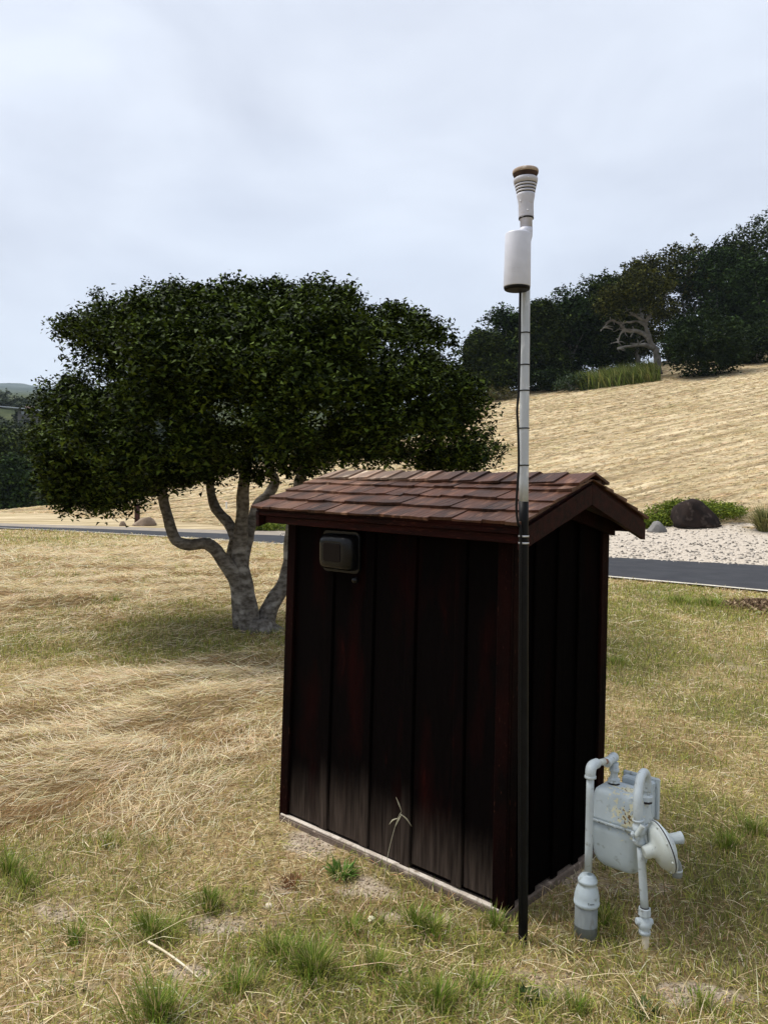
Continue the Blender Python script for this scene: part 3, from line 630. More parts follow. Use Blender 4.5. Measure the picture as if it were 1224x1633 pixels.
# meter case: rounded shells
mc = Vector((.900, 2.897, 0)); zt, zf, zb = .500, .386, .208
def shell(rows, rr, n=5):
    mb = MB(); rings = []
    for z, hx0, hx1, hy in rows:
        ring = []
        for cx, cy, a0 in ((1, 1, 0), (-1, 1, 90), (-1, -1, 180), (1, -1, 270)):
            r = min(rr, hy*.95)
            for q in range(n+1):
                an = R(a0+q*90/n); u = (hx1-r if cx > 0 else -(hx0-r))+r*math.cos(an); v = cy*(hy-r)+r*math.sin(an)
                p = mc+ex*u+ey*v; ring.append(mb.bm.verts.new((p.x, p.y, z)))
        rings.append(ring)
    k = len(rings[0])
    for i in range(len(rings)-1):
        for j in range(k): f = mb.bm.faces.new((rings[i][j], rings[i][(j+1) % k], rings[i+1][(j+1) % k], rings[i+1][j])); f.smooth = True
    mb.bm.faces.new(rings[0]); mb.bm.faces.new(rings[-1][::-1]); return mb
up_case = shell([(zt, .070, .060, .050), (zt-.003, .080, .070, .058), (zt-.010, .087, .077, .064), (zt-.022, .091, .081, .068), (zf+.03, .098, .086, .073), (zf+.012, .102, .089, .076), (zf+.003, .104, .091, .078)], .024).build('upper_case', M_mtr, gm)
shell([(zf+.003, .109, .095, .083), (zf+.0015, .110, .096, .084), (zf-.0045, .110, .096, .084), (zf-.006, .108, .094, .082)], .032).build('flange', M_pipe, gm)
shell([(zf-.006, .100, .088, .074), (.34, .099, .087, .073), (.29, .094, .085, .070), (.255, .090, .083, .067), (.23, .079, .079, .061), (.215, .062, .071, .052), (zb, .038, .058, .038)], .028).build('lower_case', M_mtr, gm)
shell([(zf-.0062, .1035, .0905, .0775), (zf-.0085, .1035, .0905, .0775)], .032).build('seam', M_gask, gm)
for k in range(6):
    p = mc+ex*(-.09+.034*k)-ey*.0845+Vector((0, 0, zf-.0015)); MB().lathe(p, -ey, [(-.004, .0045), (.003, .0045), (.004, .003)], 6, False).build('bolt', M_pipe, gm)
ib = MB(); cz0, cz1 = .375, .515
Bm = Matrix.Translation(mc) @ Matrix.Rotation(SROT, 4, 'Z')
idxb = MB().box((-.045, .0785, cz0), (.075, .115, cz1), .006, Bm).build('index_box', M_mtr, gm)
MB().box((-.058, .1155, cz0-.008), (.088, .128, cz1+.010), .005, Bm).build('index_cover', M_pipe, idxb)
# outlet side
sp2 = rp_(1030, 1278, 2.855)
MB().lathe(sp2, (0, 0, 1), [(-.004, .020), (.004, .020)], 20).build('gasket', M_gask, gm)
MB().lathe(sp2+Vector((0, 0, .0045)), (0, 0, 1), [(0, .0215), (.0005, .0235), (.016, .0235), (.020, .018), (.021, .0145), (.036, .0140)], 8, False).build('union_nut', M_pipe, gm)
YP = 2.735
MB().tube([rp_(1030, 1262, 2.855), rp_(1030.5, 1247, 2.855), rp_(1029.5, 1236, 2.845), rp_(1026, 1232, 2.82), rp_(1021, 1239, 2.785), rp_(1017.5, 1256, 2.757), rp_(1016, 1280, YP), rp_(1016.5, 1310, YP)], .0158, 18, smooth=4).build('gooseneck', M_pipe, gm)
vb = MB().lathe(rp_(1017, 1306, YP), rp_(1021, 1355, YP)-rp_(1017, 1306, YP), [(0, .0155), (.001, .0205), (.006, .0205), (.007, .0175), (.020, .017), (.021, .022), (.050, .024), (.052, .018), (.075, .016), (.076, .0195), (.090, .0195), (.091, .014)], 18).build('regulator_body', M_pipe, gm)
MB().tube([rp_(1012, 1334, YP-.022), rp_(1019, 1324, YP-.024), rp_(1024, 1317, YP-.026)], [.009, .0075, .010], 10).build('lever', M_pale, vb)
for px, py in ((1008, 1330), (1011, 1340), (1015, 1336)): MB().lathe(rp_(px, py, YP-.02), (-.3, -1, 0), [(-.01, .007), (.008, .007), (.010, .004)], 6, False).build('bolt', M_pipe, vb)
MB().tube([rp_(1021, 1350, YP), rp_(1024, 1400, YP), rp_(1027, 1449, YP)], .0140, 16, smooth=2).build('outlet_pipe', M_pipe, gm)
MB().lathe(rp_(1027, 1446, YP), (0, 0, -1), [(0, .0155), (.003, .0155)], 16).build('gasket', M_gask, gm)
MB().lathe(rp_(1027, 1447.5, YP), (0.02, 0, -1), [(0, .0185), (.001, .0215), (.024, .0225), (.026, .0185), (.031, .0165)], 8, False).build('union_nut', M_pipe, gm)
vl = MB().lathe(rp_(1027, 1461, YP), (0.02, 0, -1), [(0, .0165), (.012, .0175), (.020, .0235), (.034, .0240), (.042, .0190), (.050, .0185), (.051, .0205), (.062, .0205), (.063, .015)], 18).build('valve', M_pipe, gm)
MB().lathe(rp_(1013, 1469, YP), (1, .12, -.08), [(0, .008), (.002, .0125), (.020, .0135), (.040, .012), (.058, .0125), (.062, .009)], 14).build('valve_plug', M_pipe, vl)
pe = ground(1029, 1514); MB().tube([rp_(1028, 1488, YP), rp_(1028.6, 1500, YP), Vector((pe[0], YP-.01, h1(pe[0], YP)-.06))], [.0125, .0120, .0118], 14, smooth=2).build('plastic_pipe', M_pvc, gm)
rc = rp_(1056, 1350, 2.705); rax = Vector((.92, .12, .26)).normalized()
reg = MB().lathe(rc, rax, [(-.072, .016), (-.070, .022), (-.048, .024), (-.038, .030), (-.031, .052), (-.024, .068), (-.014, .077), (-.009, .079), (-.008, .087), (-.004, .0885)], 40).build('regulator', M_pale, gm)
MB().lathe(rc, rax, [(-.0038, .0875), (.0002, .0875)], 40).build('diaphragm', M_gask, reg)
MB().lathe(rc, rax, [(.0004, .0885), (.006, .0880), (.007, .077), (.018, .066), (.030, .042), (.034, .026)], 40).build('regulator_back', M_pipe, reg)
for k in range(8):
    a = 2*math.pi*k/8+.2; u = rax.cross(ez).normalized(); v = rax.cross(u); MB().lathe(rc+(u*math.cos(a)+v*math.sin(a))*.083, -rax, [(-.006, .0042), (.0115, .0042), (.013, .003)], 6, False).build('bolt', M_pale, reg)
MB().lathe(rc+ez*.018+rax*.022, Vector((.95, .12, .10)), [(0, .0195), (.038, .0195), (.0385, .0212), (.047, .0212), (.049, .017)], 20).build('spring_cap', M_pipe, reg)
MB().tube([rc+rax*.012-ez*.045, rp_(1073, 1374, 2.72), rp_(1078, 1382, 2.72), rp_(1079, 1398, 2.72)], [.018, .019, .018, .0165], 14, smooth=3).build('vent_elbow', M_grub, reg)
MB().lathe(rp_(1078.4, 1386, 2.72), (0, 0, -1), [(0, .0175), (.001, .0195), (.006, .0195), (.007, .0170)], 16).build('vent_rim', M_pipe, reg)

# ------------------------------------------------------------------ trees
M_bark = mat('pale_oak_bark', (.21, .19, .165), .9, (.075, .063, .050), 16, (1, 1, 1.7), bump=1.0, bscale=26, spec=.1, noise2=((.33, .31, .275), 5, .55, .68), detail=8)
M_bark2 = mat('lichen_bark', (.30, .285, .255), .9, (.14, .13, .11), 1.3, bump=.6, bscale=3, spec=.1)
M_leaf = leaf_mat('oak_leaf', (.003, .007, .0012), (.105, .150, .020), .06, rough=.6, spec=.06)
M_leafd = [leaf_mat('grove_leaf_a', (.009, .016, .004), (.075, .105, .020), .08, rough=.7, spec=.04), leaf_mat('grove_leaf_b', (.008, .016, .005), (.058, .104, .024), .08, rough=.7, spec=.04),
           leaf_mat('grove_leaf_c', (.016, .020, .005), (.12, .125, .026), .08, rough=.7, spec=.04)]
def unit(n, g=RNG):
    v = g.normal(size=(n, 3)); return v/np.linalg.norm(v, axis=1)[:, None]
def leaf_quads(c, size, g=RNG, up=.35, asp=.55):                  # folded four-point leaves at centres c
    n = len(c); nor = unit(n, g); nor[:, 2] = np.abs(nor[:, 2])+up; nor /= np.linalg.norm(nor, axis=1)[:, None]
    t = unit(n, g); t -= nor*np.sum(t*nor, 1)[:, None]; t /= np.linalg.norm(t, axis=1)[:, None]; b = np.cross(nor, t)
    s = np.broadcast_to(size, (n,))[:, None]*g.uniform(.7, 1.3, (n, 1))
    V = np.stack([c-t*s*.5, c+b*s*asp*.5+nor*s*.12, c+t*s*.5, c-b*s*asp*.5+nor*s*.12], 1)
    i = np.arange(n)[:, None]*4
    return V.reshape(-1, 3), np.concatenate([i+np.array([[0, 1, 2]]), i+np.array([[0, 2, 3]])], 1).reshape(-1, 3)
def clumps(lobes, ntw, nlf, spread, g=RNG, shell=.17):
    """lobes: (centre, radii) -> leaf centres grouped into twigs near each lobe's outer shell"""
    out = []
    tot = sum(r[0]*r[1]+r[1]*r[2] for c, r in lobes)
    for c, r in lobes:
        k = max(3, int(ntw*(r[0]*r[1]+r[1]*r[2])/tot)); u = unit(k, g)
        rad = 1-np.abs(g.normal(0, shell, (k, 1))); rad = np.where(g.random((k, 1)) < .10, rad+g.uniform(0, .2, (k, 1)), rad)
        tw = np.array(c)+u*np.array(r)*rad
        tw = np.repeat(tw, nlf, 0)+g.normal(0, spread, (k*nlf, 3)); out.append(tw)
    return np.concatenate(out)

# the oak in front
TY0 = 8.73
oak_b = ground(408, 1005); oak_b[2] = h1(oak_b[0], oak_b[1])
oak = empty('oak_tree', oak_b); tag(oak, 'broad dark live oak with forked grey trunk behind the shed', 'tree')
def tp(px, py, dy=0.0): return Vector(ay(px, py, TY0+dy))
s = TY0/FPX
tr = MB()
tr.tube([tp(400, 1022), tp(398, 1000), tp(394, 965), tp(388, 930), tp(381, 893), tp(384, 855), tp(387, 800, -.05), tp(391, 755, -.1), tp(398, 690, -.1), tp(420, 620, 0)], [24*s, 19*s, 16.5*s, 14.5*s, 12.5*s, 11.5*s, 10*s, 9*s, 7*s, 4*s], 14, smooth=4)
tr.tube([tp(388, 1000, .05), tp(384, 960, .02), tp(374, 922, -.05), tp(352, 888, -.15), tp(330, 869, -.25), tp(303, 868, -.3), tp(281, 862, -.3), tp(272, 838, -.3), tp(262, 803, -.25), tp(252, 770, -.2), tp(235, 715, -.1), tp(205, 660, 0)],
        [16*s, 14*s, 12.5*s, 10.5*s, 9.5*s, 9*s, 9*s, 8*s, 7.5*s, 7*s, 5*s, 3*s], 12, smooth=4)
tr.tube([tp(378, 925, .2), tp(369, 900, .25), tp(371, 872, .3), tp(377, 850, .2)], [9*s, 8.5*s, 8*s, 8*s], 10, smooth=3)
tr.tube([tp(379, 860, 0), tp(366, 836, .1), tp(345, 812, .2), tp(335, 785, .3), tp(335, 750, .35), tp(320, 690, .5), tp(300, 620, .7)], [10*s, 8.5*s, 8*s, 7*s, 6.5*s, 5*s, 3*s], 10, smooth=4)
tr.tube([tp(386, 905, .0), tp(391, 875, .04), tp(399, 842, .16), tp(409, 808, .4), tp(430, 785, .55), tp(439, 765, .6), tp(428, 745, .6), tp(440, 700, .7), tp(480, 640, .8)], [9*s, 9.5*s, 9.5*s, 9*s, 8.5*s, 8*s, 7*s, 5*s, 3*s], 10, smooth=4)
tr.tube([tp(420, 1020, .1), tp(424, 992, .1), tp(432, 966, .12), tp(450, 936, .2), tp(461, 895, .3), tp(465, 850, .35), tp(472, 800, .4), tp(490, 730, .5), tp(540, 660, .5), tp(600, 610, .5)], [22*s, 17*s, 14*s, 12.5*s, 11*s, 10.5*s, 9.5*s, 8*s, 6*s, 3*s], 12, smooth=4)
tr.tube([tp(490, 735, .5), tp(560, 715, .6), tp(640, 690, .5), tp(700, 660, .4)], [6*s, 5*s, 4*s, 2*s], 8, smooth=3)
tr.tube([tp(235, 715, -.1), tp(190, 690, .3), tp(150, 670, .5)], [5*s, 4*s, 2*s], 8, smooth=3)
for k in range(9):                                               # buttress roots
    a = k*2*math.pi/9+.3; p = oak_b+np.array([.06*math.cos(a)+.03, .06*math.sin(a), .10]); q = oak_b+np.array([.30*math.cos(a)+.05, .26*math.sin(a), -.03])
    tr.tube([p, (p+q)/2+np.array([0, 0, -.02]), q], [.085, .06, .03], 8, smooth=2)
def gnarl(p):
    n = mnoise.noise_vector(p*5.0)*.018+mnoise.noise_vector(p*16)*.007; return p+n
tr.move(gnarl).build('trunk', M_bark, oak)
g = np.random.default_rng(5)
OUT = [(84, 537), (107, 520), (134, 507), (144, 487), (194, 470), (221, 477), (248, 460), (288, 450), (321, 453), (362, 443), (395, 443), (429, 457), (455, 447), (496, 440), (536, 447), (556, 467), (583, 480), (596, 507), (613, 517), (643, 494), (670, 497), (697, 514), (707, 540),
       (703, 574), (730, 597), (750, 607), (770, 634), (784, 668), (770, 701), (800, 725), (770, 748), (735, 752), (700, 750), (655, 735), (615, 740), (560, 748), (520, 762), (480, 775), (440, 748), (405, 770), (370, 748), (335, 768), (315, 795), (285, 770), (255, 788), (225, 790), (201, 798), (175, 812), (154, 822), (128, 806), (100, 828), (78, 790), (74, 775), (50, 735), (40, 701), (50, 668),
       (74, 641), (100, 614), (144, 594), (127, 560)]
lobes = []; core_ = []
for i, (px, py) in enumerate(OUT):                              # boughs round the outline, uneven in size
    v = np.array([405-px, (640-py)*1.2]); v = v/np.linalg.norm(v); r = g.uniform(14, 38)
    if py > 730: r *= .72
    c = np.array([px, py])+v*(r*1.0+2+g.uniform(-9, 17)); lobes.append((ay(c[0], c[1], TY0+g.uniform(-.7, .7)), (r*s, r*s*1.2, r*s*.82)))
    if i < 1 or i > len(OUT)-4: continue
    c = np.array([px, py])+v*g.uniform(48, 80)*(.75 if py > 730 else 1); r = g.uniform(26, 42); lobes.append((ay(c[0], c[1], TY0+g.uniform(-1.2, .6)), (r*s, r*s, r*s*.8)))
fill = [(250, 592, 60), (345, 588, 62), (440, 588, 62), (530, 605, 56), (215, 555, 62), (290, 545, 66), (380, 540, 68), (470, 540, 66), (540, 560, 58), (600, 610, 60), (660, 600, 44), (690, 670, 50), (150, 690, 58), (220, 650, 66), (310, 630, 66), (400, 620, 66), (490, 630, 66), (590, 670, 56), (230, 720, 50), (320, 700, 50), (440, 690, 44), (530, 700, 44), (110, 740, 44), (180, 750, 40)]
for px, py, r in fill:
    dep = 2.2*math.sqrt(max(.1, 1-((px-415)/400)**2-((py-640)/230)**2))
    for sg in (-.85, -.2, .7):
        y = TY0+sg*dep+g.uniform(-.25, .25); q = r*s*g.uniform(.6, .8); core_.append((ay(px+g.uniform(-20, 20), py+g.uniform(-16, 16), y), (q, q*.9, q*.75)))
small = []
for c, rr in lobes+core_:                                       # leafy clumps of different size sitting on every bough
    big = rr[0] > .42
    for _ in range(14 if big else 7):
        u = unit(1, g)[0]; u[2] = abs(u[2])*.9+u[2]*.4; q = g.uniform(.08, .19)*(1.15 if big else .85)
        small.append((np.array(c)+u*np.array(rr)*g.uniform(.80, 1.10), (q*1.15, q*1.15, q*.7)))
V, F = leaf_quads(clumps(small, 13500, 12, .030, g, .25), .044, g, up=.5)
inn = np.concatenate([clumps(lobes+core_, 4000, 12, .06, g, .22), clumps([(c, tuple(np.array(r)*.6)) for c, r in core_], 3600, 12, .10, g, .35)])
V2, F2 = leaf_quads(inn, .066, g, up=.5, asp=.9); F2 = F2[::2]       # inner leaves: one face each
F = np.concatenate([F, F2+len(V)]); V = np.concatenate([V, V2])
me = mesh_np('crown', V-oak_b, F); link('crown', me, M_leaf, oak)

# trees further off: crown + trunk made in their own frame, then sized and set on the slope
def make_tree(name, label, base, height_m, width_m, seed, mats, group, nlv=5200, low=.16, trunk_r=.28, leaf=.30, lean=0.0, lob=15, bark=None):
    g = np.random.default_rng(seed); base = np.array(base, float)
    o = empty(name, base); tag(o, label, 'tree', group)
    lobes = []
    for i in range(lob):
        t = (i+.5)/lob; z = height_m*(low+.08+(1-low-.16)*t); prof = math.sin(math.pi*min(1, .22+.74*t))**.7
        a = g.uniform(0, 6.28); rr = width_m*.5*prof*g.uniform(.25, .72); q = width_m*g.uniform(.14, .27)
        lobes.append((np.array([rr*math.cos(a)+lean*z, rr*math.sin(a), z]), (q, q, q*.72)))
    lobes.append((np.array([lean*height_m*.5, 0, height_m*.55]), (width_m*.34, width_m*.34, height_m*.27)))
    lobes.append((np.array([lean*height_m*.9, 0, height_m*.88]), (width_m*.2, width_m*.2, height_m*.11)))
    small = []
    for cc, rr in lobes:
        for _ in range(8):
            u = unit(1, g)[0]; u[2] = abs(u[2])*.8+u[2]*.4; q = width_m*g.uniform(.045, .105); small.append((cc+u*np.array(rr)*g.uniform(.85, 1.1), (q*1.2, q*1.2, q*.7)))
    c = np.concatenate([clumps(small, nlv//11, 7, leaf*.45, g, .25), clumps(lobes, nlv//18, 7, leaf*.8, g)]); V, F = leaf_quads(c, leaf, g, up=.5)
    link('crown', mesh_np('crown', V, F), mats, o)
    tm = MB(); hz = height_m*.62
    tm.tube([(0, 0, -.4), (0, 0, .1), (g.uniform(-.2, .2), g.uniform(-.2, .2), hz*.35), (lean*hz*.7+g.uniform(-.3, .3), 0, hz*.7), (lean*hz, 0, hz)], [trunk_r*1.3, trunk_r, trunk_r*.8, trunk_r*.55, trunk_r*.25], 8, smooth=3)
    for k in range(5):
        a = g.uniform(0, 6.28); z0 = hz*g.uniform(.25, .65); q = lobes[int(g.integers(0, lob))][0]
        tm.tube([(lean*z0, 0, z0), ((q[0]+lean*z0)/2+g.uniform(-.2, .2), q[1]/2, (q[2]+z0)/2+.1), tuple(q)], [trunk_r*.5, trunk_r*.35, trunk_r*.12], 6, smooth=3)
    tm.build('trunk', bark or M_bark2, o, True)
    return o
def foot(px, d):
    p = at(px, 778, d); return np.array([p[0], p[1], h1(p[0], p[1])])
grove = [(768, 80, 533, 92, 0, 'leftmost live oak of the hilltop grove, half hidden by the near oak'),
         (806, 84, 497, 96, 1, 'live oak on the hilltop just left of the pole'),
         (856, 83, 481, 100, 0, 'live oak on the hilltop just right of the pole'),
         (905, 86, 474, 110, 1, 'dark live oak above the small round bush on the hilltop'),
         (955, 86, 446, 115, 0, 'live oak left of the bare pale-limbed tree on the hilltop'),
         (1012, 93, 416, 130, 2, 'olive-tinted live oak standing behind the bare pale limbs'),
         (1078, 95, 402, 140, 2, 'yellowish-green live oak right of the bare pale limbs'),
         (1135, 92, 398, 140, 1, 'live oak rising behind the large round bush'),
         (1172, 97, 372, 120, 0, 'tall live oak second from the right edge of the hilltop grove'),
         (1222, 99, 338, 140, 0, 'tallest live oak at the right edge of the hilltop grove'),
         (1215, 86, 420, 150, 1, 'lower live oak in front at the right edge of the grove'),
         (985, 100, 450, 110, 1, 'dark live oak deep inside the grove behind the tall grass'),
         (885, 95, 492, 110, 0, 'dark live oak deep inside the grove right of the pole')]
for i, (px, d, top, wpx, mi, lab) in enumerate(grove):
    b = foot(px, d); ztop = ay(px, top, b[1])[2]; hm = ztop-b[2]
    make_tree('oak_tree', lab, b, hm, wpx*d/FPX*1.12, 100+i, M_leafd[mi], 'oaks of the hilltop grove', low=.03, lob=24, nlv=14500, leaf=.36)
# bare, pale, wind-bent tree in front of the grove
gy = 79.0; gbp = ay(1050, 588, gy); gbp[2] = h1(gbp[0], gbp[1])
gn = empty('gnarled_tree', gbp); tag(gn, 'bare pale wind-bent oak with limbs reaching left on the hilltop', 'tree')
def z4(zx, zy, dy=0.0): return Vector(ay(940+zx/4.31, 330+zy/4.31, gy+dy))
tm = MB()
def zt4(pts, r): tm.tube([z4(*p) for p in pts], r, 8, smooth=4)
zt4([(470, 1150), (462, 1040), (452, 985), (415, 930), (392, 880), (384, 830), (392, 785), (408, 740), (400, 690)], [.42, .34, .30, .27, .23, .20, .17, .13, .08])
zt4([(440, 975), (390, 955), (330, 945), (260, 955), (195, 968)], [.30, .22, .18, .14, .06])
zt4([(392, 895), (350, 865), (300, 855), (250, 852), (225, 862), (200, 895), (195, 935)], [.24, .20, .17, .15, .12, .09, .05])
zt4([(250, 852), (222, 830), (205, 805), (180, 790), (145, 785), (95, 830)], [.17, .15, .13, .11, .09, .04])
zt4([(384, 810), (350, 792), (310, 785), (265, 792), (230, 790), (210, 802)], [.2, .16, .13, .12, .12, .10])
zt4([(388, 790), (350, 762), (310, 740), (285, 725), (262, 712)], [.2, .17, .13, .10, .05])
zt4([(390, 780), (420, 720), (470, 640), (520, 620)], [.16, .12, .09, .04])
gg = random.Random(12)
for (zx, zy) in ((195, 935), (95, 830), (145, 785), (262, 712), (195, 968), (230, 850), (310, 740), (210, 802), (520, 620), (330, 945), (300, 855), (400, 690)):
    for _ in range(4):
        a = gg.uniform(0, 6.28); l_ = gg.uniform(30, 70); zt4([(zx, zy), (zx+math.cos(a)*l_*.5, zy+math.sin(a)*l_*.4-6, gg.uniform(-.4, .4)), (zx+math.cos(a)*l_, zy+math.sin(a)*l_*.7, gg.uniform(-.8, .8))], [.06, .045, .015])
tm.move(lambda p: p+mnoise.noise_vector(p*1.1)*.16+mnoise.noise_vector(p*3.1)*.06).build('trunk', mat('bleached_bark', (.22, .205, .18), .9, (.11, .10, .085), 1.6, bump=.6, bscale=4), gn)
g = np.random.default_rng(77)
lob2 = [(np.array(z4(*p))-gbp, (r, r, r*.6)) for p, r in (((300, 560, -.6), 1.2), ((300, 700, -1.2), .5), ((440, 800, -1.2), .55), ((200, 740, -1.2), .6), ((420, 700, -1.3), .8), ((380, 610, -.8), 1.3), ((450, 640, -.8), 1.2), ((220, 620, -.5), 1.3), ((330, 470, .2), 1.6), ((160, 600, 0), 1.5), ((480, 540, 0), 1.6), ((120, 690, 0), 1.3), ((520, 700, .2), 1.4))]
V, F = leaf_quads(clumps(lob2, 950, 7, .22, g), .30, g); link('crown', mesh_np('crown', V, F), M_leafd[2], gn)

# bushes
def bush(name, label, px, py, d_y, wpx, hpx, leaf, mats, n, seed, cat='bush', group=None, onz=None, dens_low=0):
    g = np.random.default_rng(seed); b = ay(px, py, d_y); b[2] = h1(b[0], b[1])-.05
    o = empty(name, b); tag(o, label, cat, group); W = wpx*d_y/FPX/2; Hh = hpx*d_y/FPX
    lobes = [(np.array([0, 0, Hh*.42]), (W*.8, W*.7, Hh*.46))]
    for i in range(12):
        a = g.uniform(0, 6.28); k = g.uniform(.35, .75); z = Hh*g.uniform(.2, .78)*(1.1-k*.45); q = g.uniform(.2, .34)
        lobes.append((np.array([W*k*math.cos(a), W*.8*k*math.sin(a), z]), (W*q*1.2, W*q*1.2, max(Hh*q*.62, leaf))))
    c = clumps(lobes, n//7, 7, leaf*.75, g); c[:, 2] = np.maximum(c[:, 2], .02); V, F = leaf_quads(c, leaf, g, up=.6)
    link('foliage', mesh_np('foliage', V, F), mats, o)
    st = MB()
    for k in range(5):
        a = g.uniform(0, 6.28); st.tube([(0, 0, -.1), (W*.2*math.cos(a), W*.2*math.sin(a), Hh*.3), (W*.45*math.cos(a), W*.45*math.sin(a), Hh*.55)], [leaf*.3, leaf*.2, leaf*.08], 6, smooth=2)
    st.build('stems', M_bark2, o, True); return o
M_jun = leaf_mat('juniper_green', (.07, .11, .012), (.24, .27, .03), .15, rough=.7, spec=.1)
M_bd = leaf_mat('dark_bush_leaf', (.010, .020, .006), (.036, .056, .013), .08, rough=.7, spec=.04)
bush('bush', 'large round dark bush at the near edge of the hilltop grove', 1118, 606, 74, 150, 118, .34, M_bd, 12000, 301)
bush('bush', 'dark bush at the right end of the grove edge', 1205, 598, 79, 90, 70, .34, M_bd, 6000, 305)
bush('bush', 'small low green bush left of the tall grass on the hilltop', 914, 612, 76, 72, 30, .22, leaf_mat('mid_bush_leaf', (.018, .035, .010), (.045, .085, .020), .12), 2200, 302)
bush('bush', 'low dark bush under the oaks behind the pole', 868, 612, 80, 90, 36, .3, M_bd, 5000, 303)
bush('bush', 'brushy olive bush at the left end of the hilltop', 800, 632, 77, 70, 22, .22, leaf_mat('olive_bush', (.07, .068, .02), (.16, .145, .045), .15), 1500, 304)
# low junipers by the road
JY = 27.2
bush('juniper', 'low spreading juniper mound behind the big boulder', 1118, 834, JY, 165, 36, .085, M_jun, 12000, 311, 'shrub', 'junipers by the road')
bush('juniper', 'low juniper patch beside the small red rock at the roof edge', 1030, 836, 26.6, 80, 24, .085, M_jun, 9000, 312, 'shrub', 'junipers by the road')
bush('juniper', 'low green juniper seen between the oak trunk and the shed roof', 440, 848, 28.0, 105, 15, .085, M_jun, 8000, 313, 'shrub', 'junipers by the road')

# boulders
def boulder(name, label, px, py, y, wpx, hpx, m, seed, asym=0.0, dep=.8):
    b = ay(px, py, y); b[2] = h1(b[0], b[1]); W = wpx*y/FPX/2; Hh = hpx*y/FPX
    mb = MB(); bmesh.ops.create_icosphere(mb.bm, subdivisions=4, radius=1.0)
    for v in mb.bm.verts:
        p = v.co.copy(); n = mnoise.fractal(p*1.3+Vector((seed, 0, 0)), 1.0, 2.0, 4)*.22+mnoise.noise(p*5+Vector((seed, 3, 0)))*.04
        q = p*(1+n); pl = [Vector((.5, -.7, .5)), Vector((-.8, -.3, .5)), Vector((.75, .1, .65)), Vector((-.2, -.9, .2))]
        for k in pl:
            k = k.normalized(); dd = q.dot(k)-.80
            if dd > 0: q -= k*dd*.8
        v.co = Vector((q.x*W*1.05+asym*W*(q.z), q.y*W*dep, max(q.z, -.3)*Hh*.78+Hh*.24))
    for f in mb.bm.faces: f.smooth = True
    o = link(name, mb.mesh(name), m, None, b); return tag(o, label, 'rock')
M_rk = mat('dark_lava_rock', (.026, .017, .014), .95, (.012, .009, .008), 3, bump=1.0, bscale=9, noise2=((.08, .062, .052), 5, .55, .75), spec=.15)
M_rkg = mat('grey_rock', (.20, .19, .18), .9, (.12, .115, .11), 4, bump=.8, bscale=12)
M_rkr = mat('reddish_rock', (.20, .10, .07), .9, (.10, .055, .04), 5, bump=.8, bscale=12)
M_rkt = mat('tan_rock', (.27, .20, .14), .9, (.16, .115, .08), 3, bump=.8, bscale=8)
boulder('boulder', 'big dark boulder on the gravel in front of the juniper mound', 1107, 850, 25.9, 68, 44, M_rk, 3.1, -.14)
boulder('boulder', 'small rounded grey rock left of the big dark boulder', 1047, 852, 25.2, 26, 17, M_rkg, 8.2)
boulder('boulder', 'small reddish rock among the junipers', 1046, 826, 27.6, 17, 15, M_rkr, 5.5)
boulder('boulder', 'long low tan boulder beside the dark post across the road', 231, 843, 30.4, 34, 14, M_rkt, 2.4, .3)
boulder('boulder', 'small tan rock left of the dark post', 196, 842, 30.2, 11, 8, M_rkt, 6.6)

# post and stake
pp = ay(219, 843, 31.0); pp[2] = h1(pp[0], pp[1]); ph = ay(219, 806, 31.0)[2]-pp[2]
po = empty('wooden_post', pp); tag(po, 'short dark red wooden post beside the tan boulder', 'post')
MB().box((-.085, -.085, -.1), (.085, .085, ph), .012).build('post', mat('post_stain', (.055, .016, .012), .8, (.03, .011, .009), 4), po, True)
MB().box((-.10, -.10, ph+.001), (.10, .10, ph+.035), .010).build('cap', mat('post_cap', (.05, .018, .014), .8), po, True)
skp = ay(361, 822, 40.0); skp[2] = h1(skp[0], skp[1]); hk = ay(361, 800, 40.0)[2]-skp[2]
sk_ = empty('marker_stake', skp); tag(sk_, 'thin white marker stake in the field behind the oak trunk', 'stake')
MB().box((-.045, -.018, -.1), (.045, .018, hk-.06), .006).build('blade', mat('white_stake', (.72, .70, .64), .6), sk_, True)
MB().box((-.046, -.019, hk-.0595), (.046, .019, hk), .006).build('tip', mat('stake_tip', (.66, .62, .55), .6), sk_, True)

# valley woods on the left, the far house and its roof
val = [(-20, 66, 690, 150, 'broad dark tree just beyond the field crest at the left edge'), (30, 62, 735, 90, 'low dark tree at the foot of the valley wood'), (60, 74, 684, 120, 'rounded dark tree behind the left side of the near oak'),
       (110, 70, 700, 110, 'valley tree hidden mostly behind the near oak'), (10, 92, 672, 110, 'green tree further down the valley at the left'), (-60, 80, 665, 130, 'valley tree cut by the left edge'),
       (95, 100, 665, 120, 'tall valley tree below the far house'), (150, 90, 690, 120, 'valley tree behind the near oak crown'), (190, 72, 715, 110, 'valley tree showing under the near oak crown')]
for i, (px, d, top, wpx, lab) in enumerate(val):
    b = foot(px, d); hm = max(ay(px, top, b[1])[2]-b[2], 4)
    make_tree('valley_tree', lab, b, hm, wpx*d/FPX*1.1, 400+i, M_leafd[i % 2], 'trees of the left valley', low=.02, nlv=8000, leaf=.36, lob=20)
g = np.random.default_rng(9); cs_ = []
for k in range(350):
    px = g.uniform(-130, 330); d = 115*math.exp(g.uniform(0, 1.15)); p = at(px, 778, d); b = np.array([p[0], p[1], h1(p[0], p[1])]); r = g.uniform(2.2, 4.4)
    if abs(px-40) < 55 and 190 < d < 330: r *= .6
    c = clumps([(b+np.array([0, 0, r*.6]), (r, r, r*.8))], 26, 6, r*.22, g); cs_.append(c)
V, F = leaf_quads(np.concatenate(cs_), 1.15, g, up=.7, asp=.8)
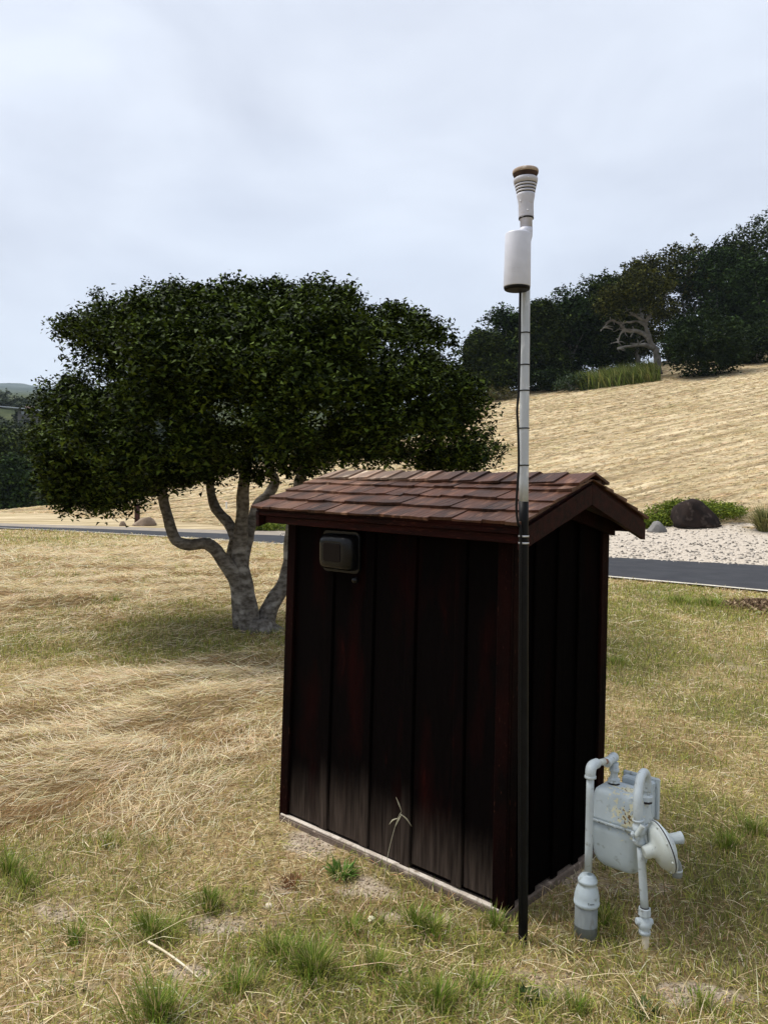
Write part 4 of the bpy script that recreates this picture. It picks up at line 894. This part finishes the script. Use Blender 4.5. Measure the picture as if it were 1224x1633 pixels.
tag(link('valley_wood', mesh_np('valley_wood', V, F), leaf_mat('wood_leaf', (.018, .028, .010), (.060, .075, .028), .1, rough=.8, spec=.1)), 'distant wooded slope across the valley below the ridge', 'woods', kind='stuff')
hd = 235.0; hb = ay(50, 664, hd); 
ho = empty('far_house', hb); tag(ho, 'distant low house with pale flat-pitched roof above the valley', 'house')
M_hw = mat('house_wall', (.16, .15, .14), .8); M_hr = mat('house_roof', (.48, .50, .53), .5); 
k = hd/FPX
MB().box((-14*k, -3, -40*k), (22*k, 5, 8*k), .05).build('wall', M_hw, ho, True)
rf = MB().prism([(-38*k, 12*k), (-4*k, 9.2*k), (30*k, 6.0*k), (30*k, 7.6*k), (-4*k, 10.8*k), (-38*k, 13.4*k)], 1, -5.5, 7).build('roof', M_hr, ho, True)
MB().box((-10*k, 0, 10.2*k), (1*k, 2, 16*k), .05).build('chimney', mat('house_stack', (.20, .13, .11), .8), rf, True)
MB().box((-8*k, -3.15, 1.5*k), (8*k, -3.05, 6.5*k), 0).build('window', mat('window_glass', (.35, .38, .42), .15, spec=.6), ho, True)

# ------------------------------------------------------------------ grass, hay and litter
def blade_mesh(name, x, y, z, Ln, wd, az, th0, th1, col, m, label, cat, roll=None):
    n = len(x); P = np.stack([x, y, z], 1); dr = np.stack([np.cos(az), np.sin(az), 0*az], 1); up = np.array([[0, 0, 1.0]])
    side = np.stack([-np.sin(az), np.cos(az), 0*az], 1)
    if roll is not None: side = side*np.cos(roll)[:, None]+up*np.sin(roll)[:, None]
    L_ = Ln[:, None]; W_ = wd[:, None]*.5
    mid = P+L_*.55*(dr*np.sin(th0)[:, None]+up*np.cos(th0)[:, None]); tip = mid+L_*.45*(dr*np.sin(th1)[:, None]+up*np.cos(th1)[:, None])
    V = np.stack([P-side*W_, P+side*W_, mid+side*W_*.85, mid-side*W_*.85, tip], 1)
    i = np.arange(n)[:, None]*5; F = np.concatenate([i+np.array([[0, 1, 2]]), i+np.array([[0, 2, 3]]), i+np.array([[3, 2, 4]])], 1).reshape(-1, 3)
    o = link(name, mesh_np(name, V.reshape(-1, 3), F, np.repeat(col, 5, 0)), m); return tag(o, label, cat, kind='stuff')
M_grass = leaf_mat('grass_blades', 0, 0, .32, 'col', .7, .15)
nx_ = np.array([p[0] for p in NEAR])[::-1]; ny_ = np.array([p[1] for p in NEAR])[::-1]
cS, sS = math.cos(SROT), math.sin(SROT)
def allowed(x, y, pad=.015):
    dx = x-P0.x; dy = y-P0.y; u = dx*cS+dy*sS; v = -dx*sS+dy*cS
    inside = (u > -1.29-pad) & (u < .018+pad) & (v > -.024-pad) & (v < SD+.02+pad)
    road = y > np.interp(x, nx_, ny_)-.03
    return ~inside & ~road
def pal(c, n, g, sd=.16): return np.array(c)[None]*np.clip(g.normal(1, sd, (n, 1)), .5, 1.6)*g.normal(1, .05, (n, 3))
g = np.random.default_rng(42)
NB = 540000
a0, b0 = 1.9**.6, 29**.6; d = (g.random(NB)*(b0-a0)+a0)**(1/.6); th = np.radians(np.where(g.random(NB) < .87, g.uniform(-29.5, 29.5, NB), np.where(g.random(NB) < .5, -1, 1)*g.uniform(29.5, 42, NB))); x = np.sin(th)*d; y = np.cos(th)*d
ok = allowed(x, y); x, y, d = x[ok], y[ok], d[ok]
gr, so_, st, br = zones(x, y); ok = g.random(len(x)) > np.clip(so_*1.3-.1, 0, .86); x, y, d, gr, so_, st, br = [q[ok] for q in (x, y, d, gr, so_, st, br)]
n = len(x); r = g.random(n); z = height(x, y)
isg = r < np.clip(gr*.62, 0, .62); swath = sstep(.40, .56, fbm(x*.62+y*.30, (y*.85-x*.42)*1.9, .62, 91)); isl = ~isg & (g.random(n) < np.clip(st*(.30+.68*swath)+.03, 0, .96)); ish = ~isg & ~isl
flow = R(24)+(fbm(x, y, 1.1, 71)-.47)*4.2
sc = 1+np.clip((d-6)/20, 0, 1.2)                                     # coarser with distance: fewer, larger pieces
Ln = np.where(isg, g.uniform(.035, .085, n), np.where(isl, g.uniform(.07, .20, n), g.uniform(.02, .07, n)))*sc
wd = np.maximum(np.where(isg, .0030, .0027)*g.uniform(.7, 1.25, n), d*.00062)
az = np.where(isl, flow+g.normal(0, .55, n)+math.pi*(g.random(n) < .5), g.uniform(0, 2*math.pi, n))
lit = ish & (g.random(n) < .62)                                      # litter lies flat, stubble stands
th0 = np.where(isg, np.radians(g.uniform(5, 55, n)), np.where(isl, np.radians(g.uniform(66, 90, n)), np.where(lit, np.radians(g.uniform(68, 90, n)), np.radians(g.uniform(5, 50, n)))))
th1 = np.where(isl | lit, th0+np.radians(g.uniform(2, 26, n)), th0+np.radians(g.uniform(5, 50, n)))
zo = np.where(isl, g.uniform(0, .05, n)*np.clip(st+.3, 0, 1)*(.35+.65*swath), np.where(lit, g.uniform(.002, .02, n), -.004))
c_str = pal((.66, .53, .31), n, g, .2); c_pale = pal((.80, .71, .50), n, g, .12); c_brn = pal((.32, .20, .09), n, g, .28); c_olv = pal((.225, .205, .075), n, g, .22)
c_grn = pal((.155, .205, .030), n, g, .25); c_yg = pal((.37, .36, .085), n, g, .2)
k = g.random(n)[:, None]
bp_ = sstep(.50, .66, fbm(x*.8+y*.4, y*1.4-x*.3, .8, 83))[:, None]; cl_ = np.where(k < .48-.18*bp_, c_str, np.where(k < .90-.5*bp_, c_pale, c_brn))
ch_ = np.where(k < .34, c_str, np.where(k < .46, c_pale, np.where(k < .46+.18+br[:, None]*.25, c_brn, np.where(k < .86, c_yg, c_olv))))
cg_ = np.where(k < .36, c_grn, np.where(k < .84, c_yg, c_olv))
col = np.where(isg[:, None], cg_, np.where(isl[:, None], cl_, ch_))
blade_mesh('meadow_grass', x, y, z+zo, Ln, wd, az, th0, th1, col, M_grass, 'mown straw and short grass covering the meadow', 'grass', g.uniform(-.9, .9, n))
# crumbs of earth on the bare patches
nc_ = 60000; d = np.exp(g.uniform(math.log(2.1), math.log(5.5), nc_)); th = np.radians(g.uniform(-28, 28, nc_)); cx_ = np.sin(th)*d; cy_ = np.cos(th)*d
so2 = zones(cx_, cy_)[1]; ok = allowed(cx_, cy_, .0) & (g.random(nc_) < np.clip(so2*1.4-.15, 0, 1)); cx_, cy_ = cx_[ok][:14000], cy_[ok][:14000]; nc_ = len(cx_)
V = octa[None]*g.uniform(.5, 1.5, (nc_, 6, 3))*(g.uniform(.0015, .0075, nc_)**1.0)[:, None, None]+np.stack([cx_, cy_, height(cx_, cy_)+.001], 1)[:, None]
tag(link('earth_crumbs', mesh_np('earth_crumbs', V.reshape(-1, 3), (of[None]+6*np.arange(nc_)[:, None, None]).reshape(-1, 3), np.repeat(pal((.36, .285, .20), nc_, g, .3), 6, 0)), leaf_mat('earth_crumb', 0, 0, 0., 'col', .95, .05)), 'crumbs of dry earth on the bare patches', 'soil', kind='stuff')
# tussocks of taller green grass
tus = [(335, 1442, 30, 420, .085), (240, 1492, 34, 420, .10), (250, 1625, 60, 600, .12), (500, 1548, 55, 600, .11), (445, 1520, 45, 420, .08), (664, 1468, 26, 240, .10), (690, 1480, 26, 200, .09), (15, 1392, 26, 260, .10), (40, 1415, 24, 200, .08),
       (700, 1600, 70, 480, .09), (600, 1545, 50, 300, .09), (790, 1470, 22, 160, .09), (760, 1575, 40, 220, .08), (1130, 965, 34, 520, .14), (1085, 962, 30, 420, .14), (1160, 1350, 40, 320, .08), (1200, 1330, 36, 300, .09), (962, 1466, 18, 180, .09),
       (170, 1345, 40, 200, .06), (185, 958, 18, 120, .14), (985, 1060, 26, 240, .10), (1120, 1610, 40, 160, .07), (560, 1480, 50, 220, .08), (120, 1500, 50, 200, .07), (380, 1580, 60, 300, .08), (920, 1610, 40, 200, .07)]
X = []; Y = []; LN = []; AZ = []; T0 = []; CO = []
for px, py, rpx, nb, ln in tus:
    p = ground(px, py); rr = rpx*p[1]/FPX; a = g.uniform(0, 6.28, nb); q = np.abs(g.normal(0, .62, nb))*rr*(1+.45*np.sin(a*2+px)+.25*np.sin(a*5+py))
    X.append(p[0]+q*np.cos(a)); Y.append(p[1]+q*np.sin(a)); LN.append(ln*g.uniform(.5, 1.15, nb)); AZ.append(a+g.normal(0, .5, nb)); T0.append(np.radians(6+30*np.clip(q/rr, 0, 1.6)+g.uniform(-5, 10, nb)))
    kk = g.random((nb, 1)); CO.append(np.where(kk < .55, pal((.135, .205, .028), nb, g, .25), np.where(kk < .85, pal((.29, .32, .065), nb, g, .2), pal((.50, .40, .2), nb, g, .2))))
x, y, ln_, az, t0, co_ = map(np.concatenate, (X, Y, LN, AZ, T0, CO)); ok = allowed(x, y, .0); x, y, ln_, az, t0, co_ = [q[ok] for q in (x, y, ln_, az, t0, co_)]
blade_mesh('green_tussocks', x, y, height(x, y)-.004, ln_, np.maximum(.0032, np.hypot(x, y)*.0006)*np.ones(len(x)), az, t0, t0+np.radians(g.uniform(10, 45, len(x))), co_, M_grass, 'green tussocks growing through the mown straw', 'grass')
# dry tufts, fallen stems
NS = 420; d = np.exp(g.uniform(math.log(2.2), math.log(11), NS)); th = np.radians(g.uniform(-27, 27, NS)); x = np.sin(th)*d; y = np.cos(th)*d; ok = allowed(x, y); x, y, d = x[ok], y[ok], d[ok]; n = len(x)
blade_mesh('fallen_stems', x, y, height(x, y)+g.uniform(.004, .03, n), g.uniform(.12, .34, n), np.maximum(.0026, d*.0006), g.uniform(0, 6.28, n), np.radians(g.uniform(76, 89, n)), np.radians(g.uniform(88, 97, n)), pal((.66, .54, .32), n, g, .18), M_grass, 'long dry fallen stems strewn over the grass', 'straw', g.uniform(-1, 1, n))
# hay on the far field and the hill, raked into rows
NH = 240000; d = np.exp(g.uniform(math.log(21), math.log(104), NH)); th = np.radians(np.where(g.random(NH) < .88, g.uniform(-29.5, 29.5, NH), np.where(g.random(NH) < .5, -1, 1)*g.uniform(29.5, 42, NH))); x = np.sin(th)*d; y = np.cos(th)*d; q = qline(x, y)
D = np.interp(x/y, CR_A, CR_D); onhill = (q > np.where(x > 0, 8.6, 2.4)) & (y < D+4)
rw = mow(x, y)*.75+fbm(x, y, 2.2, 63, 3)*.5-.05
ok = onhill & (g.random(NH) < sstep(.25, .75, rw)*.80+.20); x, y, d, q, rw = [v[ok] for v in (x, y, d, q, rw)]; n = len(x)
kk = g.random((n, 1)); col = np.where(kk < .6, pal((.59, .475, .29), n, g, .16), np.where(kk < .85, pal((.68, .57, .37), n, g, .14), pal((.34, .25, .13), n, g, .2)))
col = col*(.46+.66*sstep(.25, .75, rw))[:, None]  # darker between rows: stubble, plus the rows' shade put into the colour
blade_mesh('hillside_hay', x, y, height(x, y)+g.uniform(0, .06, n), g.uniform(.25, .6, n)*(d/40)**.5, d*.00075, R(21)+g.normal(0, .5, n), np.radians(g.uniform(72, 90, n)), np.radians(g.uniform(86, 100, n)), col, M_grass, 'cut hay lying in rows over the hillside', 'hay', g.uniform(-.8, .8, n))
# roadside and verge green at the hill's foot
NV = 26000; x = g.uniform(-4, 22, NV); q = g.uniform(4.6, 11, NV); y = (q-(x-5.28)*.605)/.796+18.8
gf = np.interp(x, [p[0] for p in GFAR[::-1]], [p[1] for p in GFAR[::-1]]); ok = (y > gf) & (g.random(NV) < .9-(q-4.6)*.1); x, y = x[ok], y[ok]; n = len(x); kk = g.random((n, 1))
blade_mesh('verge_grass', x, y, height(x, y), g.uniform(.06, .16, n), np.full(n, .022), g.uniform(0, 6.28, n), np.radians(g.uniform(5, 50, n)), np.radians(g.uniform(30, 80, n)), np.where(kk < .5, pal((.30, .27, .10), n, g, .2), pal((.46, .37, .17), n, g, .2)), M_grass, 'yellow-green verge grass along the gravel', 'grass')
# tall grass under the bare tree on the hilltop
NT = 5200; px = g.uniform(925, 1052, NT); yy = g.uniform(74.5, 82, NT); pts = np.array([ay(p, 600, q) for p, q in zip(px, yy)]); x, y = pts[:, 0], pts[:, 1]; kk = g.random((NT, 1))
blade_mesh('tall_grass', x, y, height(x, y), g.uniform(.9, 2.1, NT), np.full(NT, .08), g.normal(math.pi, .7, NT), np.radians(g.uniform(5, 35, NT)), np.radians(g.uniform(30, 85, NT)), np.where(kk < .65, pal((.14, .185, .04), NT, g, .25), pal((.32, .33, .12), NT, g, .2)), M_grass, 'tall green grass growing under the bare pale-limbed tree', 'grass')

# ------------------------------------------------------------------ single plants and small things
def clump_plant(name, label, px, py, nb, rpx, ln, w_, cols, cat, y=None, spread=60, droop=60, seed=1):
    g = np.random.default_rng(seed); p = ground(px, py) if y is None else ay(px, py, y); p = np.array([p[0], p[1], h1(p[0], p[1])-.004]); dd = p[1]
    rr = rpx*dd/FPX*np.sqrt(g.random(nb)); a = g.uniform(0, 6.28, nb); x = rr*np.cos(a); yv = rr*np.sin(a); t = np.radians(g.uniform(3, spread, nb))
    kk = g.integers(0, len(cols), nb); co = np.array(cols)[kk]*np.clip(g.normal(1, .2, (nb, 1)), .5, 1.5)
    n = nb; az = a+g.normal(0, .4, nb); P = np.stack([x, yv, 0*x], 1); dr = np.stack([np.cos(az), np.sin(az), 0*az], 1); sd = np.stack([-np.sin(az), np.cos(az), 0*az], 1); up = np.array([[0, 0, 1.]])
    L_ = (ln*g.uniform(.55, 1.1, nb))[:, None]; mid = P+L_*.55*(dr*np.sin(t)[:, None]+up*np.cos(t)[:, None]); t2 = t+np.radians(g.uniform(10, droop, nb)); tip = mid+L_*.45*(dr*np.sin(t2)[:, None]+up*np.cos(t2)[:, None])
    V = np.stack([P-sd*w_*.3, P+sd*w_*.3, mid+sd*w_*.5, mid-sd*w_*.5, tip], 1); i = np.arange(n)[:, None]*5
    F = np.concatenate([i+np.array([[0, 1, 2]]), i+np.array([[0, 2, 3]]), i+np.array([[3, 2, 4]])], 1).reshape(-1, 3)
    return tag(link(name, mesh_np(name, V.reshape(-1, 3), F, np.repeat(co, 5, 0)), M_grass, None, p), label, cat)
clump_plant('bunch_grass', 'pale green bunch grass clump at the right edge beyond the gravel', 1222, 858, 900, 14, 1.0, .022, [(.20, .20, .07), (.32, .29, .13), (.13, .15, .045)], 'plant', 24.5, 45, 70, 3)
clump_plant('weed', 'bright green weed growing at the foot of the shed wall', 545, 1384, 90, 16, .07, .010, [(.09, .19, .03), (.14, .24, .05)], 'plant', None, 60, 40, 4)
clump_plant('weed', 'small dark green broad-leaved weed below the shed corner', 845, 1588, 46, 16, .045, .016, [(.06, .10, .03), (.09, .13, .04)], 'plant', None, 75, 30, 5)
clump_plant('weed', 'broad-leaved weed at the bottom edge below the gas meter', 1030, 1612, 40, 16, .045, .016, [(.06, .10, .03), (.09, .13, .04)], 'plant', None, 75, 30, 6)
clump_plant('dead_tuft', 'reddish-brown dead tuft left of the shed footing', 466, 1402, 140, 14, .05, .004, [(.20, .09, .04), (.28, .15, .07)], 'plant', None, 70, 40, 7)
# seed-head stalk standing before the wall
sb = ground(610, 1408); sb[2] = h1(sb[0], sb[1]); fs = empty('grass_stalk', sb); tag(fs, 'single dry grass stalk with seed heads leaning on the shed wall', 'plant')
yS = sb[1]
M_st = mat('dry_stalk', (.46, .42, .30), .8, (.36, .33, .22), 30)
MB().tube([sb, ay(617, 1370, yS-.0), ay(625, 1335, yS), ay(634, 1305, yS), ay(640, 1294, yS)], [.0012, .0012, .001, .0009, .0006], 5, smooth=3).build('stem', M_st, fs)
for pts in (((640, 1294), (636, 1283), (631, 1271)), ((638, 1298), (648, 1306), (656, 1318)), ((634, 1305), (626, 1308), (620, 1315)), ((630, 1318), (636, 1306), (640, 1298))):
    MB().tube([ay(a, b, yS-.004) for a, b in pts], [.0008, .0030, .0004], 6, smooth=3).build('seed_head', M_st, fs)
# pale stick, flower, stone
def gp(px, py, up_=.0): p = ground(px, py); return Vector((p[0], p[1], h1(p[0], p[1])+up_))
o = MB().tube([gp(237, 1513, .03), gp(262, 1528, .028), gp(292, 1549, .024), gp(322, 1567, .012)], [.0042, .0040, .0038, .0022], 7, smooth=3).build('dry_stalk', mat('bleached_stalk', (.70, .62, .46), .7, (.58, .49, .33), 20)); tag(o, 'long bleached straw stalk lying on bare soil at the lower left', 'stalk')
o = MB().tube([gp(425, 1396, .02), gp(436, 1425, .03), gp(452, 1450, .03), gp(466, 1480, .015)], [.0022, .0024, .002, .0012], 6, smooth=3).build('dry_stalk', mat('brown_stalk', (.36, .26, .16), .8)); tag(o, 'thin bent brown stalk near the pale stone', 'stalk')
fl = empty('flower', gp(592, 1472)); tag(fl, 'small cream flower head in the grass before the shed', 'flower')
MB().tube([gp(592, 1474), gp(592, 1468, .015)], .0012, 5, smooth=1).build('stem', M_st, fl)
mb = MB(); c0 = gp(592, 1466, .022); rr_ = random.Random(3)
for k in range(34):
    a = rr_.uniform(0, 6.28); e = rr_.uniform(.1, 1.3); dv = Vector((math.cos(a)*math.cos(e), math.sin(a)*math.cos(e), math.sin(e))); mb.tube([c0, c0+dv*.011, c0+dv*.017], [.0012, .0028, .0008], 5, smooth=1)
mb.build('petals', mat('cream_petal', (.78, .74, .52), .7), fl)
def pebble(px, py, r, m, label, seed):
    mb = MB(); bmesh.ops.create_icosphere(mb.bm, subdivisions=3, radius=r)
    for v in mb.bm.verts: v.co = Vector((v.co.x*1.2, v.co.y*.9, v.co.z*.75))*(1+.25*mnoise.noise(v.co*(1.3/r)+Vector((seed, 0, 0))))
    for f in mb.bm.faces: f.smooth = True
    return tag(link('stone', mb.mesh('stone'), m, None, gp(px, py, r*.4)), label, 'stone')
pebble(429, 1440, .017, mat('pale_stone', (.60, .52, .40), .9, (.5, .42, .31), 40), 'small pale stone in the dry litter left of the flower', 2)
# heap of dead leaves at the right
hp = ground(1226, 970); hp = np.array([hp[0], hp[1], h1(hp[0], hp[1])]); g = np.random.default_rng(8)
nl = 2600; a = g.uniform(0, 6.28, nl); rr = np.sqrt(g.random(nl)); cx = np.stack([rr*np.cos(a)*.55*g.uniform(.6, 1.3, nl), rr*np.sin(a)*.7*g.uniform(.6, 1.3, nl), .11*(1-rr**1.5)*g.uniform(.3, 1, nl)+.01], 1); V, F = leaf_quads(cx, .06, g, up=.2)
hpo = empty('leaf_heap', hp); tag(hpo, 'heap of brown dead leaves and earth at the right beside the road', 'heap')
link('dead_leaves', mesh_np('dead_leaves', V, F), leaf_mat('dead_leaf', (.12, .07, .04), (.50, .37, .22), .1, rough=.8), hpo)
mb = MB(); bmesh.ops.create_icosphere(mb.bm, subdivisions=4, radius=1)
for v in mb.bm.verts: q = v.co*(1+.2*mnoise.noise(v.co*2.3)); v.co = Vector((q.x*.36, q.y*.48, q.z*.05))
mb.build('earth', mat('dark_earth', (.10, .062, .04), .95, (.20, .14, .09), 14, bump=1, bscale=20), hpo, True)

# ------------------------------------------------------------------ haze
hz = MB().box((-4400, -4400, -80), (4400, 4400, 520)).build('haze', None)
hm = bpy.data.materials.new('thin_haze'); hm.use_nodes = True; t = hm.node_tree; t.nodes.clear(); pv_ = N(t, 'ShaderNodeVolumePrincipled')
pv_.inputs['Color'].default_value = (.72, .86, 1, 1); pv_.inputs['Density'].default_value = .00012; pv_.inputs['Anisotropy'].default_value = .2
ho_ = N(t, 'ShaderNodeOutputMaterial'); L(t, pv_.outputs[0], ho_.inputs['Volume']); hz.data.materials.append(hm); tag(hz, 'thin pale haze in the air over the valley', 'haze', kind='stuff')
